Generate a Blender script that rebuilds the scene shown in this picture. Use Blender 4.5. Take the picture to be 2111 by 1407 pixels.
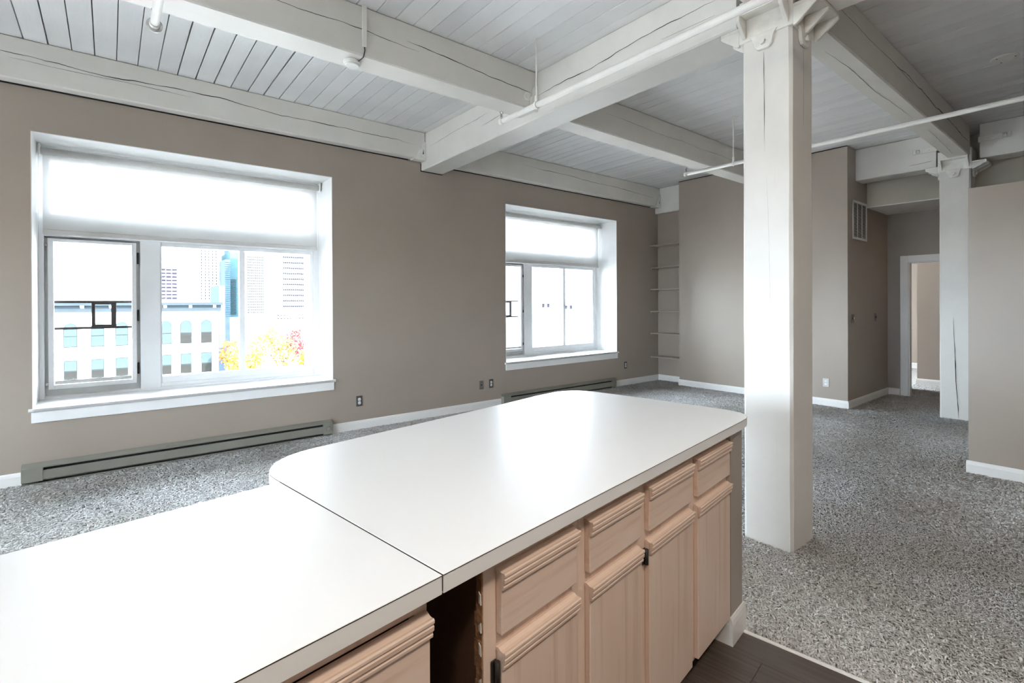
import bpy, bmesh, math, random
import numpy as np
from mathutils import Vector, Matrix, noise

random.seed(7)
rng = np.random.default_rng(7)
SC = bpy.context.scene
COL = SC.collection
R = math.radians
for _o in list(bpy.data.objects):
    bpy.data.objects.remove(_o)

# ------------------------------------------------------------------ camera
IW, IH = 2111.0, 1407.0
F_PX, CX, CY = 1033.5, 1055.5, 626.8
YAW, PITCH, ROLL = R(51.24), R(-0.15), R(-0.24)
CAM = Vector((0, 0, 1.45))
fw = Vector((math.cos(PITCH) * math.cos(YAW), math.cos(PITCH) * math.sin(YAW), math.sin(PITCH)))
r0 = Vector((math.sin(YAW), -math.cos(YAW), 0))
u0 = r0.cross(fw)
rt = r0 * math.cos(ROLL) + u0 * math.sin(ROLL)
up = -r0 * math.sin(ROLL) + u0 * math.cos(ROLL)
cd = bpy.data.cameras.new('camera')
cam = bpy.data.objects.new('camera', cd)
COL.objects.link(cam)
m = Matrix((rt, up, -fw)).transposed().to_4x4()
m.translation = CAM
cam.matrix_world = m
cd.sensor_width = 36.0
cd.sensor_fit = 'HORIZONTAL'
cd.lens = 36.0 * F_PX / IW
cd.shift_x = -(CX - IW / 2) / IW
cd.shift_y = (CY - IH / 2) / IW
cd.clip_start = 0.02
cd.clip_end = 3000
SC.camera = cam

# ------------------------------------------------------------------ world, sun, exposure
W = bpy.data.worlds.new('world')
SC.world = W
W.use_nodes = True
bg = W.node_tree.nodes['Background']
bg.inputs[0].default_value = (0.74, 0.855, 1.0, 1)
bg.inputs[1].default_value = 1.25
sd = bpy.data.lights.new('sun', 'SUN')
sd.energy = 1.6
sd.angle = R(1.5)
sd.color = (1.0, 0.93, 0.84)
sun = bpy.data.objects.new('sun', sd)
sun.rotation_euler = Vector((-0.30, 0.74, -0.60)).to_track_quat('-Z', 'Y').to_euler()
COL.objects.link(sun)
# sky portals in the window openings: they give off no light themselves, they only tell the
# renderer where the sky is seen from indoors
def sky_portal(loc, rot, sx, sy):
    pd_ = bpy.data.lights.new('sky_portal', 'AREA')
    pd_.shape = 'RECTANGLE'
    pd_.size, pd_.size_y = sx, sy
    pd_.cycles.is_portal = True
    po = bpy.data.objects.new('sky_portal', pd_)
    po.location = loc
    po.rotation_euler = rot
    COL.objects.link(po)
for _x in (-0.493, 4.393, 9.72):
    sky_portal((_x + 1.218, 6.20, 1.70), (R(-90), 0, 0), 2.42, 2.24)
for _y in (0.975, 4.075):
    sky_portal((-3.3 - 0.42, _y, 1.72), (0, R(-90), 0), 2.28, 2.25)
vs = SC.view_settings
vs.view_transform = 'Standard'
vs.look = 'None'
vs.exposure = 4.88
vs.gamma = 1.0
vs.use_curve_mapping = False
SC.cycles.use_denoising = True
SC.cycles.use_light_tree = False
SC.cycles.max_bounces = 6
SC.cycles.use_adaptive_sampling = True
SC.cycles.adaptive_threshold = 0.04
SC.cycles.diffuse_bounces = 4
SC.cycles.glossy_bounces = 4
SC.cycles.transmission_bounces = 8
SC.cycles.transparent_max_bounces = 8
SC.cycles.sample_clamp_indirect = 2.0
SC.cycles.blur_glossy = 1.0
SC.cycles.caustics_reflective = False
SC.cycles.caustics_refractive = False


def ray(px, py):
    return fw + rt * ((px - CX) / F_PX) - up * ((py - CY) / F_PX)


def aty(px, py, y):
    d = ray(px, py)
    return CAM + d * (y / d.y)


def atdepth(px, py, dep):
    return CAM + ray(px, py) * dep


# ------------------------------------------------------------------ materials
def nt(name):
    mt = bpy.data.materials.new(name)
    mt.use_nodes = True
    t = mt.node_tree
    b = t.nodes['Principled BSDF']
    return mt, t, b


def lin(c):
    return tuple(((x / 255) / 12.92 if x / 255 <= 0.04045 else ((x / 255 + 0.055) / 1.055) ** 2.4) for x in c)


def N(t, typ, **kw):
    n = t.nodes.new(typ)
    for k, v in kw.items():
        if k.startswith('i_'):
            key = k[2:].replace('_', ' ')
            n.inputs[key].default_value = v
        else:
            setattr(n, k, v)
    return n


def coords(t, scale=(1, 1, 1), rot=(0, 0, 0), kind='Object'):
    tc = N(t, 'ShaderNodeTexCoord')
    mp = N(t, 'ShaderNodeMapping')
    mp.inputs['Scale'].default_value = scale
    mp.inputs['Rotation'].default_value = rot
    t.links.new(tc.outputs[kind], mp.inputs['Vector'])
    return mp.outputs['Vector']


def mixcol(t, fac, a, b):
    mx = N(t, 'ShaderNodeMix', data_type='RGBA')
    if isinstance(fac, (int, float)):
        mx.inputs[0].default_value = fac
    else:
        t.links.new(fac, mx.inputs[0])
    for i, c in ((6, a), (7, b)):
        if isinstance(c, tuple):
            mx.inputs[i].default_value = (*c, 1)
        else:
            t.links.new(c, mx.inputs[i])
    return mx.outputs[2]


def ramp(t, src, p0, p1):
    rp = N(t, 'ShaderNodeMapRange')
    rp.inputs[1].default_value = p0
    rp.inputs[2].default_value = p1
    t.links.new(src, rp.inputs[0])
    return rp.outputs[0]


def bump(t, b, src, strength, dist=0.01):
    bp = N(t, 'ShaderNodeBump')
    bp.inputs['Strength'].default_value = strength
    bp.inputs['Distance'].default_value = dist
    t.links.new(src, bp.inputs['Height'])
    t.links.new(bp.outputs['Normal'], b.inputs['Normal'])


def paint(name, col, rough=0.5, var=0.05, scale=3.0, bstr=0.15, bscale=60, stretch=(1, 1, 1), spec=0.4):
    mt, t, b = nt(name)
    v = coords(t, stretch)
    n1 = N(t, 'ShaderNodeTexNoise', i_Scale=scale, i_Detail=4.0)
    t.links.new(v, n1.inputs['Vector'])
    c2 = tuple(x * (1 - var) for x in col)
    c1 = tuple(min(1, x * (1 + var)) for x in col)
    t.links.new(mixcol(t, ramp(t, n1.outputs['Fac'], 0.35, 0.65), c2, c1), b.inputs['Base Color'])
    b.inputs['Roughness'].default_value = rough
    b.inputs['Specular IOR Level'].default_value = spec
    n2 = N(t, 'ShaderNodeTexNoise', i_Scale=bscale, i_Detail=3.0)
    t.links.new(v, n2.inputs['Vector'])
    bump(t, b, n2.outputs['Fac'], bstr, 0.004)
    return mt


def metal(name, col, rough, metallic=1.0):
    mt, t, b = nt(name)
    b.inputs['Metallic'].default_value = metallic
    b.inputs['Roughness'].default_value = rough
    n1 = N(t, 'ShaderNodeTexNoise', i_Scale=40.0)
    t.links.new(coords(t), n1.inputs['Vector'])
    t.links.new(mixcol(t, n1.outputs['Fac'], tuple(x * .92 for x in col), col), b.inputs['Base Color'])
    return mt


def timber(name, col, axis, rough=0.55, dirt=0.06):
    """white painted timber with grain relief along one axis"""
    mt, t, b = nt(name)
    st = [26, 26, 26]
    st[axis] = 1.2
    v = coords(t, tuple(st))
    g = N(t, 'ShaderNodeTexNoise', i_Scale=1.0, i_Detail=5.0, i_Roughness=0.65)
    t.links.new(v, g.inputs['Vector'])
    v2 = coords(t, (1.6, 1.6, 1.6))
    n = N(t, 'ShaderNodeTexNoise', i_Scale=1.0, i_Detail=6.0, i_Roughness=0.6)
    t.links.new(v2, n.inputs['Vector'])
    dark = tuple(x * (1 - dirt * 2) for x in col)
    c = mixcol(t, ramp(t, n.outputs['Fac'], 0.3, 0.7), dark, col)
    c = mixcol(t, ramp(t, g.outputs['Fac'], 0.62, 0.8), c, tuple(x * 0.86 for x in col))
    t.links.new(c, b.inputs['Base Color'])
    b.inputs['Roughness'].default_value = rough
    bump(t, b, g.outputs['Fac'], 0.35, 0.004)
    return mt


def maple(name, vertical):
    mt, t, b = nt(name)
    st = (1.5, 30, 26) if not vertical else (30, 30, 1.3)
    v = coords(t, st)
    g = N(t, 'ShaderNodeTexNoise', i_Scale=1.0, i_Detail=6.0, i_Roughness=0.6, i_Distortion=0.4)
    t.links.new(v, g.inputs['Vector'])
    v2 = coords(t, (5, 5, 1.0) if vertical else (1.0, 5, 5))
    w = N(t, 'ShaderNodeTexNoise', i_Scale=1.3, i_Detail=3.0, i_Distortion=1.2)
    t.links.new(v2, w.inputs['Vector'])
    base = mixcol(t, ramp(t, w.outputs['Fac'], 0.3, 0.7), (0.73, 0.545, 0.43), (0.80, 0.63, 0.52))
    c = mixcol(t, ramp(t, g.outputs['Fac'], 0.54, 0.74), base, (0.63, 0.45, 0.34))
    t.links.new(c, b.inputs['Base Color'])
    b.inputs['Roughness'].default_value = 0.42
    bump(t, b, g.outputs['Fac'], 0.08, 0.002)
    return mt


M = {}
M['wall'] = paint('taupe_wall_paint', (0.375, 0.315, 0.262), 0.37, 0.025, 1.5, 0.10, 220, (1, 1, 1), 0.55)
M['wall_hall'] = paint('hall_wall_paint', (0.37, 0.33, 0.295), 0.62, 0.025, 1.5, 0.12, 220)
M['soffit'] = paint('soffit_paint', (0.55, 0.51, 0.43), 0.6, 0.03, 2, 0.1, 200)
M['trim'] = paint('white_trim_paint', (0.82, 0.80, 0.77), 0.35, 0.02, 4, 0.05, 40)
M['reveal'] = paint('white_reveal_paint', (0.84, 0.83, 0.81), 0.5, 0.02, 4, 0.08, 120)
M['beam_x'] = timber('white_timber_x', (0.78, 0.745, 0.685), 0)
M['beam_y'] = timber('white_timber_y', (0.79, 0.76, 0.71), 1)
M['post_z'] = timber('white_timber_z', (0.77, 0.735, 0.685), 2, 0.5)
M['planks'] = [timber('white_ceiling_board_%d' % i, c, 1, 0.5, 0.05) for i, c in enumerate(((0.82, 0.81, 0.80), (0.785, 0.775, 0.765), (0.845, 0.835, 0.82)))]
M['iron'] = paint('white_painted_iron', (0.80, 0.775, 0.72), 0.45, 0.05, 14, 0.5, 55)
M['crack'] = paint('dark_crack', (0.03, 0.024, 0.018), 0.9, 0.2, 20, 0, 10)
M['roof'] = paint('dark_roof_deck', (0.035, 0.03, 0.026), 0.9, 0.2, 5, 0.1, 30)
M['pipe'] = paint('white_pipe_paint', (0.82, 0.79, 0.74), 0.4, 0.03, 10, 0.08, 60)
M['chrome'] = metal('chrome', (0.75, 0.73, 0.7), 0.18)
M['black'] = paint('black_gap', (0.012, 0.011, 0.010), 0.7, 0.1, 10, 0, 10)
M['heater'] = paint('taupe_heater_enamel', (0.235, 0.225, 0.19), 0.42, 0.04, 6, 0.02, 50)
M['fin'] = metal('heater_fins', (0.10, 0.09, 0.08), 0.5, 0.6)
M['plate_dark'] = metal('pewter_plate', (0.11, 0.105, 0.10), 0.42, 0.5)
M['plate_grey'] = metal('grey_plate', (0.22, 0.205, 0.20), 0.45, 0.4)
M['plate_steel'] = metal('steel_plate', (0.62, 0.61, 0.59), 0.35, 0.8)
M['plastic'] = paint('white_plastic', (0.80, 0.79, 0.76), 0.35, 0.01, 5, 0, 10)
M['brownplastic'] = paint('dark_plastic', (0.05, 0.045, 0.04), 0.4, 0.05, 5, 0, 10)
M['frame'] = paint('white_window_frame', (0.80, 0.80, 0.80), 0.4, 0.02, 5, 0.03, 60)
M['frame_grey'] = paint('grey_window_track', (0.66, 0.66, 0.65), 0.5, 0.05, 8, 0.05, 60)
M['guard'] = paint('brown_guard_bar', (0.03,0.025,0.025), 0.5, 0.1, 10, 0.02, 50)
M['rail'] = paint('blind_rail', (0.62, 0.60, 0.57), 0.45, 0.03, 10, 0.03, 50)
M['rubber'] = paint('dark_hinge', (0.03, 0.025, 0.022), 0.45, 0.1, 20, 0.05, 50)
M['maple_v'] = maple('maple_vertical', True)
M['maple_h'] = maple('maple_horizontal', False)
M['darkwood'] = timber('dark_cabinet_side', (0.15, 0.08, 0.05), 2, 0.5, 0.15)
M['chip'] = paint('torn_particle_board', (0.36, 0.19, 0.10), 0.85, 0.35, 60, 0.8, 120)
M['toe'] = paint('dark_toe_kick', (0.03, 0.024, 0.02), 0.6, 0.1, 8, 0.05, 40)
M['kitchen_white'] = paint('kitchen_wall_paint', (0.46, 0.42, 0.38), 0.6, 0.02, 2, 0.1, 200)

# laminate counter: white, soft sheen
mt, t, b = nt('white_laminate')
v = coords(t)
n1 = N(t, 'ShaderNodeTexNoise', i_Scale=6.0, i_Detail=2.0)
t.links.new(v, n1.inputs['Vector'])
t.links.new(mixcol(t, n1.outputs['Fac'], (0.845, 0.835, 0.82), (0.865, 0.855, 0.84)), b.inputs['Base Color'])
b.inputs['Roughness'].default_value = 0.29
b.inputs['Specular IOR Level'].default_value = 0.5
n3 = N(t, 'ShaderNodeTexNoise', i_Scale=350.0)
t.links.new(v, n3.inputs['Vector'])
bump(t, b, n3.outputs['Fac'], 0.06, 0.001)
M['laminate'] = mt

# thin clear glass: transparent with a faint reflection
mt, t, b = nt('window_glass')
t.nodes.remove(b)
out = t.nodes['Material Output']
tr = N(t, 'ShaderNodeBsdfTransparent')
tr.inputs[0].default_value = (0.97, 0.985, 0.98, 1)
gl = N(t, 'ShaderNodeBsdfGlossy')
gl.inputs['Roughness'].default_value = 0.02
fr = N(t, 'ShaderNodeFresnel')
fr.inputs['IOR'].default_value = 1.3
mx = N(t, 'ShaderNodeMixShader')
t.links.new(fr.outputs[0], mx.inputs[0])
t.links.new(tr.outputs[0], mx.inputs[1])
t.links.new(gl.outputs[0], mx.inputs[2])
t.links.new(mx.outputs[0], out.inputs['Surface'])
M['glass'] = mt

# sun screen fabric of the roller blinds: open weave, part see-through, part translucent
mt, t, b = nt('screen_fabric')
t.nodes.remove(b)
out = t.nodes['Material Output']
tr = N(t, 'ShaderNodeBsdfTransparent')
df = N(t, 'ShaderNodeBsdfDiffuse')
df.inputs['Color'].default_value = (0.80, 0.79, 0.77, 1)
tl = N(t, 'ShaderNodeBsdfTranslucent')
tl.inputs['Color'].default_value = (0.82, 0.82, 0.81, 1)
m1 = N(t, 'ShaderNodeMixShader')
m1.inputs[0].default_value = 0.10
t.links.new(df.outputs[0], m1.inputs[1])
t.links.new(tl.outputs[0], m1.inputs[2])
m2 = N(t, 'ShaderNodeMixShader')
wv = N(t, 'ShaderNodeTexNoise', i_Scale=900.0)
t.links.new(coords(t), wv.inputs['Vector'])
mr = N(t, 'ShaderNodeMapRange')
mr.inputs[3].default_value = 0.26
mr.inputs[4].default_value = 0.38
t.links.new(wv.outputs['Fac'], mr.inputs[0])
t.links.new(mr.outputs[0], m2.inputs[0])
t.links.new(m1.outputs[0], m2.inputs[1])
t.links.new(tr.outputs[0], m2.inputs[2])
t.links.new(m2.outputs[0], out.inputs['Surface'])
M['screen'] = mt

# carpet backing and pile
def carpet_mat(name, pile):
    mt, t, b = nt(name)
    v = coords(t)
    if pile:
        at = N(t, 'ShaderNodeAttribute', attribute_name='tone')
        f = at.outputs['Fac']
    else:
        n = N(t, 'ShaderNodeTexNoise', i_Scale=70.0, i_Detail=4.0)
        t.links.new(v, n.inputs['Vector'])
        f = ramp(t, n.outputs['Fac'], 0.35, 0.65)
        bump(t, b, n.outputs['Fac'], 1.0, 0.02)
    c = mixcol(t, f, (0.315, 0.298, 0.278), (0.80, 0.79, 0.775))
    n = N(t, 'ShaderNodeTexNoise', i_Scale=0.9, i_Detail=3.0)
    t.links.new(v, n.inputs['Vector'])
    c = mixcol(t, ramp(t, n.outputs['Fac'], 0.45, 0.75), c, (0.46, 0.425, 0.375)) if pile else c
    t.links.new(c, b.inputs['Base Color'])
    b.inputs['Roughness'].default_value = 0.95
    b.inputs['Specular IOR Level'].default_value = 0.1
    return mt
M['carpet'] = carpet_mat('carpet_backing', False)
M['pile'] = carpet_mat('carpet_pile', True)

# dark vinyl planks
mt, t, b = nt('dark_vinyl_plank')
v = coords(t, (55, 2.0, 20))
g = N(t, 'ShaderNodeTexNoise', i_Scale=1.0, i_Detail=6.0, i_Roughness=0.65, i_Distortion=0.3)
t.links.new(v, g.inputs['Vector'])
oi = N(t, 'ShaderNodeObjectInfo')
c = mixcol(t, ramp(t, g.outputs['Fac'], 0.3, 0.75), (0.045, 0.034, 0.027), (0.15, 0.115, 0.092))
c = mixcol(t, oi.outputs['Random'], c, mixcol(t, 0.5, c, (0.08, 0.058, 0.045)))
t.links.new(c, b.inputs['Base Color'])
b.inputs['Roughness'].default_value = 0.4
bump(t, b, g.outputs['Fac'], 0.15, 0.002)
M['vinyl'] = mt

# brick outside jamb
mt, t, b = nt('brick_jamb')
bt = N(t, 'ShaderNodeTexBrick', i_Scale=1.0)
bt.inputs['Color1'].default_value = (0.36, 0.17, 0.12, 1)
bt.inputs['Color2'].default_value = (0.27, 0.12, 0.09, 1)
bt.inputs['Mortar'].default_value = (0.55, 0.5, 0.45, 1)
bt.inputs['Brick Width'].default_value = 0.21
bt.inputs['Row Height'].default_value = 0.07
bt.inputs['Mortar Size'].default_value = 0.01
t.links.new(coords(t, (1, 1, 1), (R(90), 0, 0)), bt.inputs['Vector'])
t.links.new(bt.outputs['Color'], b.inputs['Base Color'])
b.inputs['Roughness'].default_value = 0.9
M['brick'] = mt

# outdoors
M['stone'] = paint('pale_stone', (0.72, 0.70, 0.66), 1.0, 0.06, 0.5, 0, 3, (1, 1, 1), 0.0)
M['cornice'] = paint('grey_cornice', (0.022, 0.028, 0.032), 1.0, 0.06, 0.5, 0, 3, (1, 1, 1), 0.0)
M['panes'] = paint('pale_blue_panes', (0.026, 0.036, 0.038), 1.0, 0.06, 0.5, 0, 3, (1, 1, 1), 0.0)
M['panes_dark'] = paint('dark_panes', (0.014, 0.014, 0.013), 1.0, 0.06, 0.5, 0, 3, (1, 1, 1), 0.0)
M['sash_dark'] = paint('dark_sash', (0.02, 0.024, 0.026), 1.0, 0.06, 0.5, 0, 3, (1, 1, 1), 0.0)
M['tower_white'] = paint('tower_white', (0.70, 0.70, 0.70), 1.0, 0.06, 0.5, 0, 3, (1, 1, 1), 0.0)
M['tower_teal'] = paint('tower_teal_glass', (0.034, 0.062, 0.07), 1.0, 0.06, 0.5, 0, 3, (1, 1, 1), 0.0)
M['tower_blue'] = paint('tower_blue_glass', (0.042, 0.056, 0.078), 1.0, 0.06, 0.5, 0, 3, (1, 1, 1), 0.0)
M['tower_tan'] = paint('tower_tan', (0.12, 0.10, 0.09), 1.0, 0.06, 0.5, 0, 3, (1, 1, 1), 0.0)
M['win_purple'] = paint('tower_windows_slate', (0.011, 0.011, 0.017), 1.0, 0.06, 0.5, 0, 3, (1, 1, 1), 0.0)
M['win_teal'] = paint('tower_windows_teal', (0.010, 0.016, 0.017), 1.0, 0.06, 0.5, 0, 3, (1, 1, 1), 0.0)
M['win_grey'] = paint('tower_windows_grey', (0.014, 0.015, 0.018), 1.0, 0.06, 0.5, 0, 3, (1, 1, 1), 0.0)
M['street'] = paint('pale_street', (0.32, 0.31, 0.30), 1.0, 0.06, 0.5, 0, 3, (1, 1, 1), 0.0)
M['bark'] = paint('bark', (0.06, 0.045, 0.03), 1.0, 0.06, 0.5, 0, 3, (1, 1, 1), 0.0)
M['leaf_yellow'] = paint('yellow_leaves', (0.28, 0.175, 0.03), 1.0, 0.06, 0.5, 0, 3, (1, 1, 1), 0.0)
M['leaf_orange'] = paint('orange_leaves', (0.22, 0.075, 0.02), 1.0, 0.06, 0.5, 0, 3, (1, 1, 1), 0.0)
M['leaf_red'] = paint('red_leaves', (0.16, 0.024, 0.024), 1.0, 0.06, 0.5, 0, 3, (1, 1, 1), 0.0)

# ------------------------------------------------------------------ geometry helpers
IDENT = Matrix.Identity(4)
PEN = Matrix.Rotation(R(8.5), 4, 'Z')       # the kitchen peninsula stands 8.5 degrees off the window wall
XF = [IDENT]
WM = {}


def tag(o, label=None, cat=None, group=None, kind=None):
    if label: o['label'] = label
    if cat: o['category'] = cat
    if group: o['group'] = group
    if kind: o['kind'] = kind
    return o


def link(o, parent=None, world=None):
    COL.objects.link(o)
    world = world if world is not None else IDENT
    WM[o.name] = world
    if parent is not None:
        o.parent = parent
        o.matrix_parent_inverse = IDENT
        o.matrix_basis = WM[parent.name].inverted() @ world
    else:
        o.matrix_basis = world
    return o


def thing(name, label, cat, loc=(0, 0, 0), group=None, kind=None):
    o = bpy.data.objects.new(name, None)
    o.empty_display_size = 0.1
    w = XF[0] @ Matrix.Translation(Vector(loc))
    link(o, None, w)
    return tag(o, label, cat, group, kind)


def finish(name, bm, mat, parent=None, bevel=0.0, seg=1, smooth=False):
    """turn a bmesh (coordinates in the current frame XF) into one object with its origin at its middle"""
    if bevel > 0:
        bmesh.ops.bevel(bm, geom=list(bm.edges), offset=bevel, segments=seg, affect='EDGES', profile=0.6, clamp_overlap=True)
    bmesh.ops.recalc_face_normals(bm, faces=list(bm.faces))
    lo = Vector((min(v.co[i] for v in bm.verts) for i in range(3)))
    hi = Vector((max(v.co[i] for v in bm.verts) for i in range(3)))
    c = (lo + hi) / 2
    for v in bm.verts:
        v.co -= c
    me = bpy.data.meshes.new(name)
    bm.to_mesh(me)
    bm.free()
    if smooth:
        for p in me.polygons:
            p.use_smooth = True
    me.materials.append(M[mat] if isinstance(mat, str) else mat)
    o = bpy.data.objects.new(name, me)
    return link(o, parent, XF[0] @ Matrix.Translation(c))


def share(src, name, parent, world):
    o = bpy.data.objects.new(name, src.data)
    return link(o, parent, world)


def B(bm, x0, x1, y0, y1, z0, z1):
    vs_ = [bm.verts.new((x, y, z)) for x in (x0, x1) for y in (y0, y1) for z in (z0, z1)]
    for f in ((0, 1, 3, 2), (4, 6, 7, 5), (0, 4, 5, 1), (2, 3, 7, 6), (0, 2, 6, 4), (1, 5, 7, 3)):
        bm.faces.new([vs_[i] for i in f])
    return vs_


def box(name, x0, x1, y0, y1, z0, z1, mat, parent=None, bevel=0.0, seg=1):
    bm = bmesh.new()
    B(bm, x0, x1, y0, y1, z0, z1)
    return finish(name, bm, mat, parent, bevel, seg)


def boxes(name, lst, mat, parent=None, bevel=0.0):
    bm = bmesh.new()
    for a in lst:
        B(bm, *a)
    return finish(name, bm, mat, parent, bevel)


def prism(bm, pts, axis, a0, a1):
    """extrude a polygon: axis 0 -> pts are (y,z), 1 -> (x,z), 2 -> (x,y)"""
    def mk(p, a):
        return (a, p[0], p[1]) if axis == 0 else (p[0], a, p[1]) if axis == 1 else (p[0], p[1], a)
    A = [bm.verts.new(mk(p, a0)) for p in pts]
    Bv = [bm.verts.new(mk(p, a1)) for p in pts]
    n = len(pts)
    bm.faces.new(A)
    bm.faces.new(Bv[::-1])
    for i in range(n):
        bm.faces.new((A[i], A[(i + 1) % n], Bv[(i + 1) % n], Bv[i]))


def prism_obj(name, pts, axis, a0, a1, mat, parent=None, bevel=0.0):
    bm = bmesh.new()
    prism(bm, pts, axis, a0, a1)
    return finish(name, bm, mat, parent, bevel)


def tube(bm, p0, p1, r0_, r1_=None, n=16, caps=True):
    p0, p1 = Vector(p0), Vector(p1)
    r1_ = r0_ if r1_ is None else r1_
    d = (p1 - p0).normalized()
    a = d.orthogonal().normalized()
    c = d.cross(a)
    A, Bv = [], []
    for i in range(n):
        th = 2 * math.pi * i / n
        o = a * math.cos(th) + c * math.sin(th)
        A.append(bm.verts.new(p0 + o * r0_))
        Bv.append(bm.verts.new(p1 + o * r1_))
    for i in range(n):
        bm.faces.new((A[i], A[(i + 1) % n], Bv[(i + 1) % n], Bv[i]))
    if caps:
        bm.faces.new(A[::-1])
        bm.faces.new(Bv)


def tube_obj(name, p0, p1, r, mat, parent=None, n=16, r1=None):
    bm = bmesh.new()
    tube(bm, p0, p1, r, r1, n)
    o = finish(name, bm, mat, parent)
    for p in o.data.polygons:
        p.use_smooth = len(p.vertices) == 4
    return o


def timber_beam(name, x0, x1, y0, y1, z0, z1, axis, mat, parent, ch=0.010, wob=0.0025, step=0.16, fall=0.0):
    """a hewn timber: chamfered section, slightly wandering along its length"""
    lo, hi = ((x0, x1), (y0, y1), (z0, z1))[axis]
    o1, o2 = [((x0, x1), (y0, y1), (z0, z1))[i] for i in range(3) if i != axis]
    n = max(2, int((hi - lo) / step))
    bm = bmesh.new()
    rings = []
    sd_ = random.random() * 50
    sec = []
    a0, a1 = o1
    b0, b1 = o2
    sec = [(a0 + ch, b0), (a1 - ch, b0), (a1, b0 + ch), (a1, b1 - ch), (a1 - ch, b1), (a0 + ch, b1), (a0, b1 - ch), (a0, b0 + ch)]
    for i in range(n + 1):
        s = lo + (hi - lo) * i / n
        ring = []
        for k, (p, q) in enumerate(sec):
            w1 = noise.noise(Vector((s * 2.3, k // 2 * 7.1, sd_))) * wob
            w2 = noise.noise(Vector((s * 2.3, k // 2 * 7.1 + 40, sd_))) * wob
            w3 = noise.noise(Vector((s * 6, k * 3.3, sd_ + 9))) * wob * 0.6
            if b1 - q < 0.03 and axis != 2:
                w2 = 0
            co = [0, 0, 0]
            co[axis] = s
            idx = [j for j in range(3) if j != axis]
            co[idx[0]] = p + w1 + w3
            co[idx[1]] = q + w2 + (fall * i / n if (axis != 2 and q < b0 + 0.05) else 0)
            ring.append(bm.verts.new(co))
        rings.append(ring)
    for i in range(n):
        for k in range(8):
            bm.faces.new((rings[i][k], rings[i][(k + 1) % 8], rings[i + 1][(k + 1) % 8], rings[i + 1][k]))
    bm.faces.new(rings[0])
    bm.faces.new(rings[-1][::-1])
    return finish(name, bm, mat, parent)


def crack(parent, axis, plane_axis, plane, a0, a1, b0, b1, w=0.006, drift=0.02, off=0.001, label=None, step=0.035, seed=None):
    """a jagged drying crack as a thin dark sliver set on a timber face; runs along `axis` from a0 to a1,
    its height (remaining axis) goes from b0 to b1"""
    third = [i for i in range(3) if i not in (axis, plane_axis)][0]
    sgn = 1 if off > 0 else -1
    rn = random.Random(seed if seed is not None else random.random())
    n = max(4, int(abs(a1 - a0) / step))
    ph = rn.random() * 100
    bm = bmesh.new()
    prev = None
    for i in range(n + 1):
        tt = i / n
        a = a0 + (a1 - a0) * tt
        b_ = b0 + (b1 - b0) * tt + noise.noise(Vector((a * 1.7, ph, 0))) * drift + noise.noise(Vector((a * 11, ph, 4))) * drift * 0.25
        ww = w * (0.35 + 0.9 * abs(noise.noise(Vector((a * 4, ph, 9))))) * min(1, 6 * tt + .1, 6 * (1 - tt) + .1)
        pts = []
        for db, dp in ((-ww / 2, 0), (ww / 2, 0), (0, off)):
            co = [0, 0, 0]
            co[axis] = a
            co[plane_axis] = plane + dp + off * 1.5
            co[third] = b_ + db
            pts.append(bm.verts.new(co))
        if prev:
            for k in range(3):
                bm.faces.new((prev[k], prev[(k + 1) % 3], pts[(k + 1) % 3], pts[k]))
        else:
            bm.faces.new(pts)
        prev = pts
    bm.faces.new(prev[::-1])
    o = finish('crack', bm, 'crack', parent)
    return o


# ------------------------------------------------------------------ main dimensions
WY = 5.615        # inner face of the window wall
CEIL = 3.555      # underside of the ceiling boards
XL, XR = -3.3, 13.7
YB = -3.6
BX = 7.77         # back wall face
HY = 2.44         # hall side wall face
HX = 9.5          # hall end wall face
WT = 0.62         # window wall thickness
WIN_X = [-0.493, 4.393, 9.72]
WIN_W = 2.436
WZ0, WZ1 = 0.575, 2.862

# ------------------------------------------------------------------ walls
bm = bmesh.new()
ops = sorted((x, x + WIN_W) for x in WIN_X)
xs = [XL - 0.3]
for a, b_ in ops:
    xs += [a, b_]
xs.append(XR + 0.3)
for i in range(0, len(xs) - 1, 2):
    B(bm, xs[i], xs[i + 1], WY, WY + WT, -1.0, 4.0)
for a, b_ in ops:
    B(bm, a, b_, WY, WY + WT, -1.0, WZ0)
    B(bm, a, b_, WY, WY + WT, WZ1, 4.0)
tag(finish('wall_window', bm, 'wall'), kind='structure')

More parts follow.
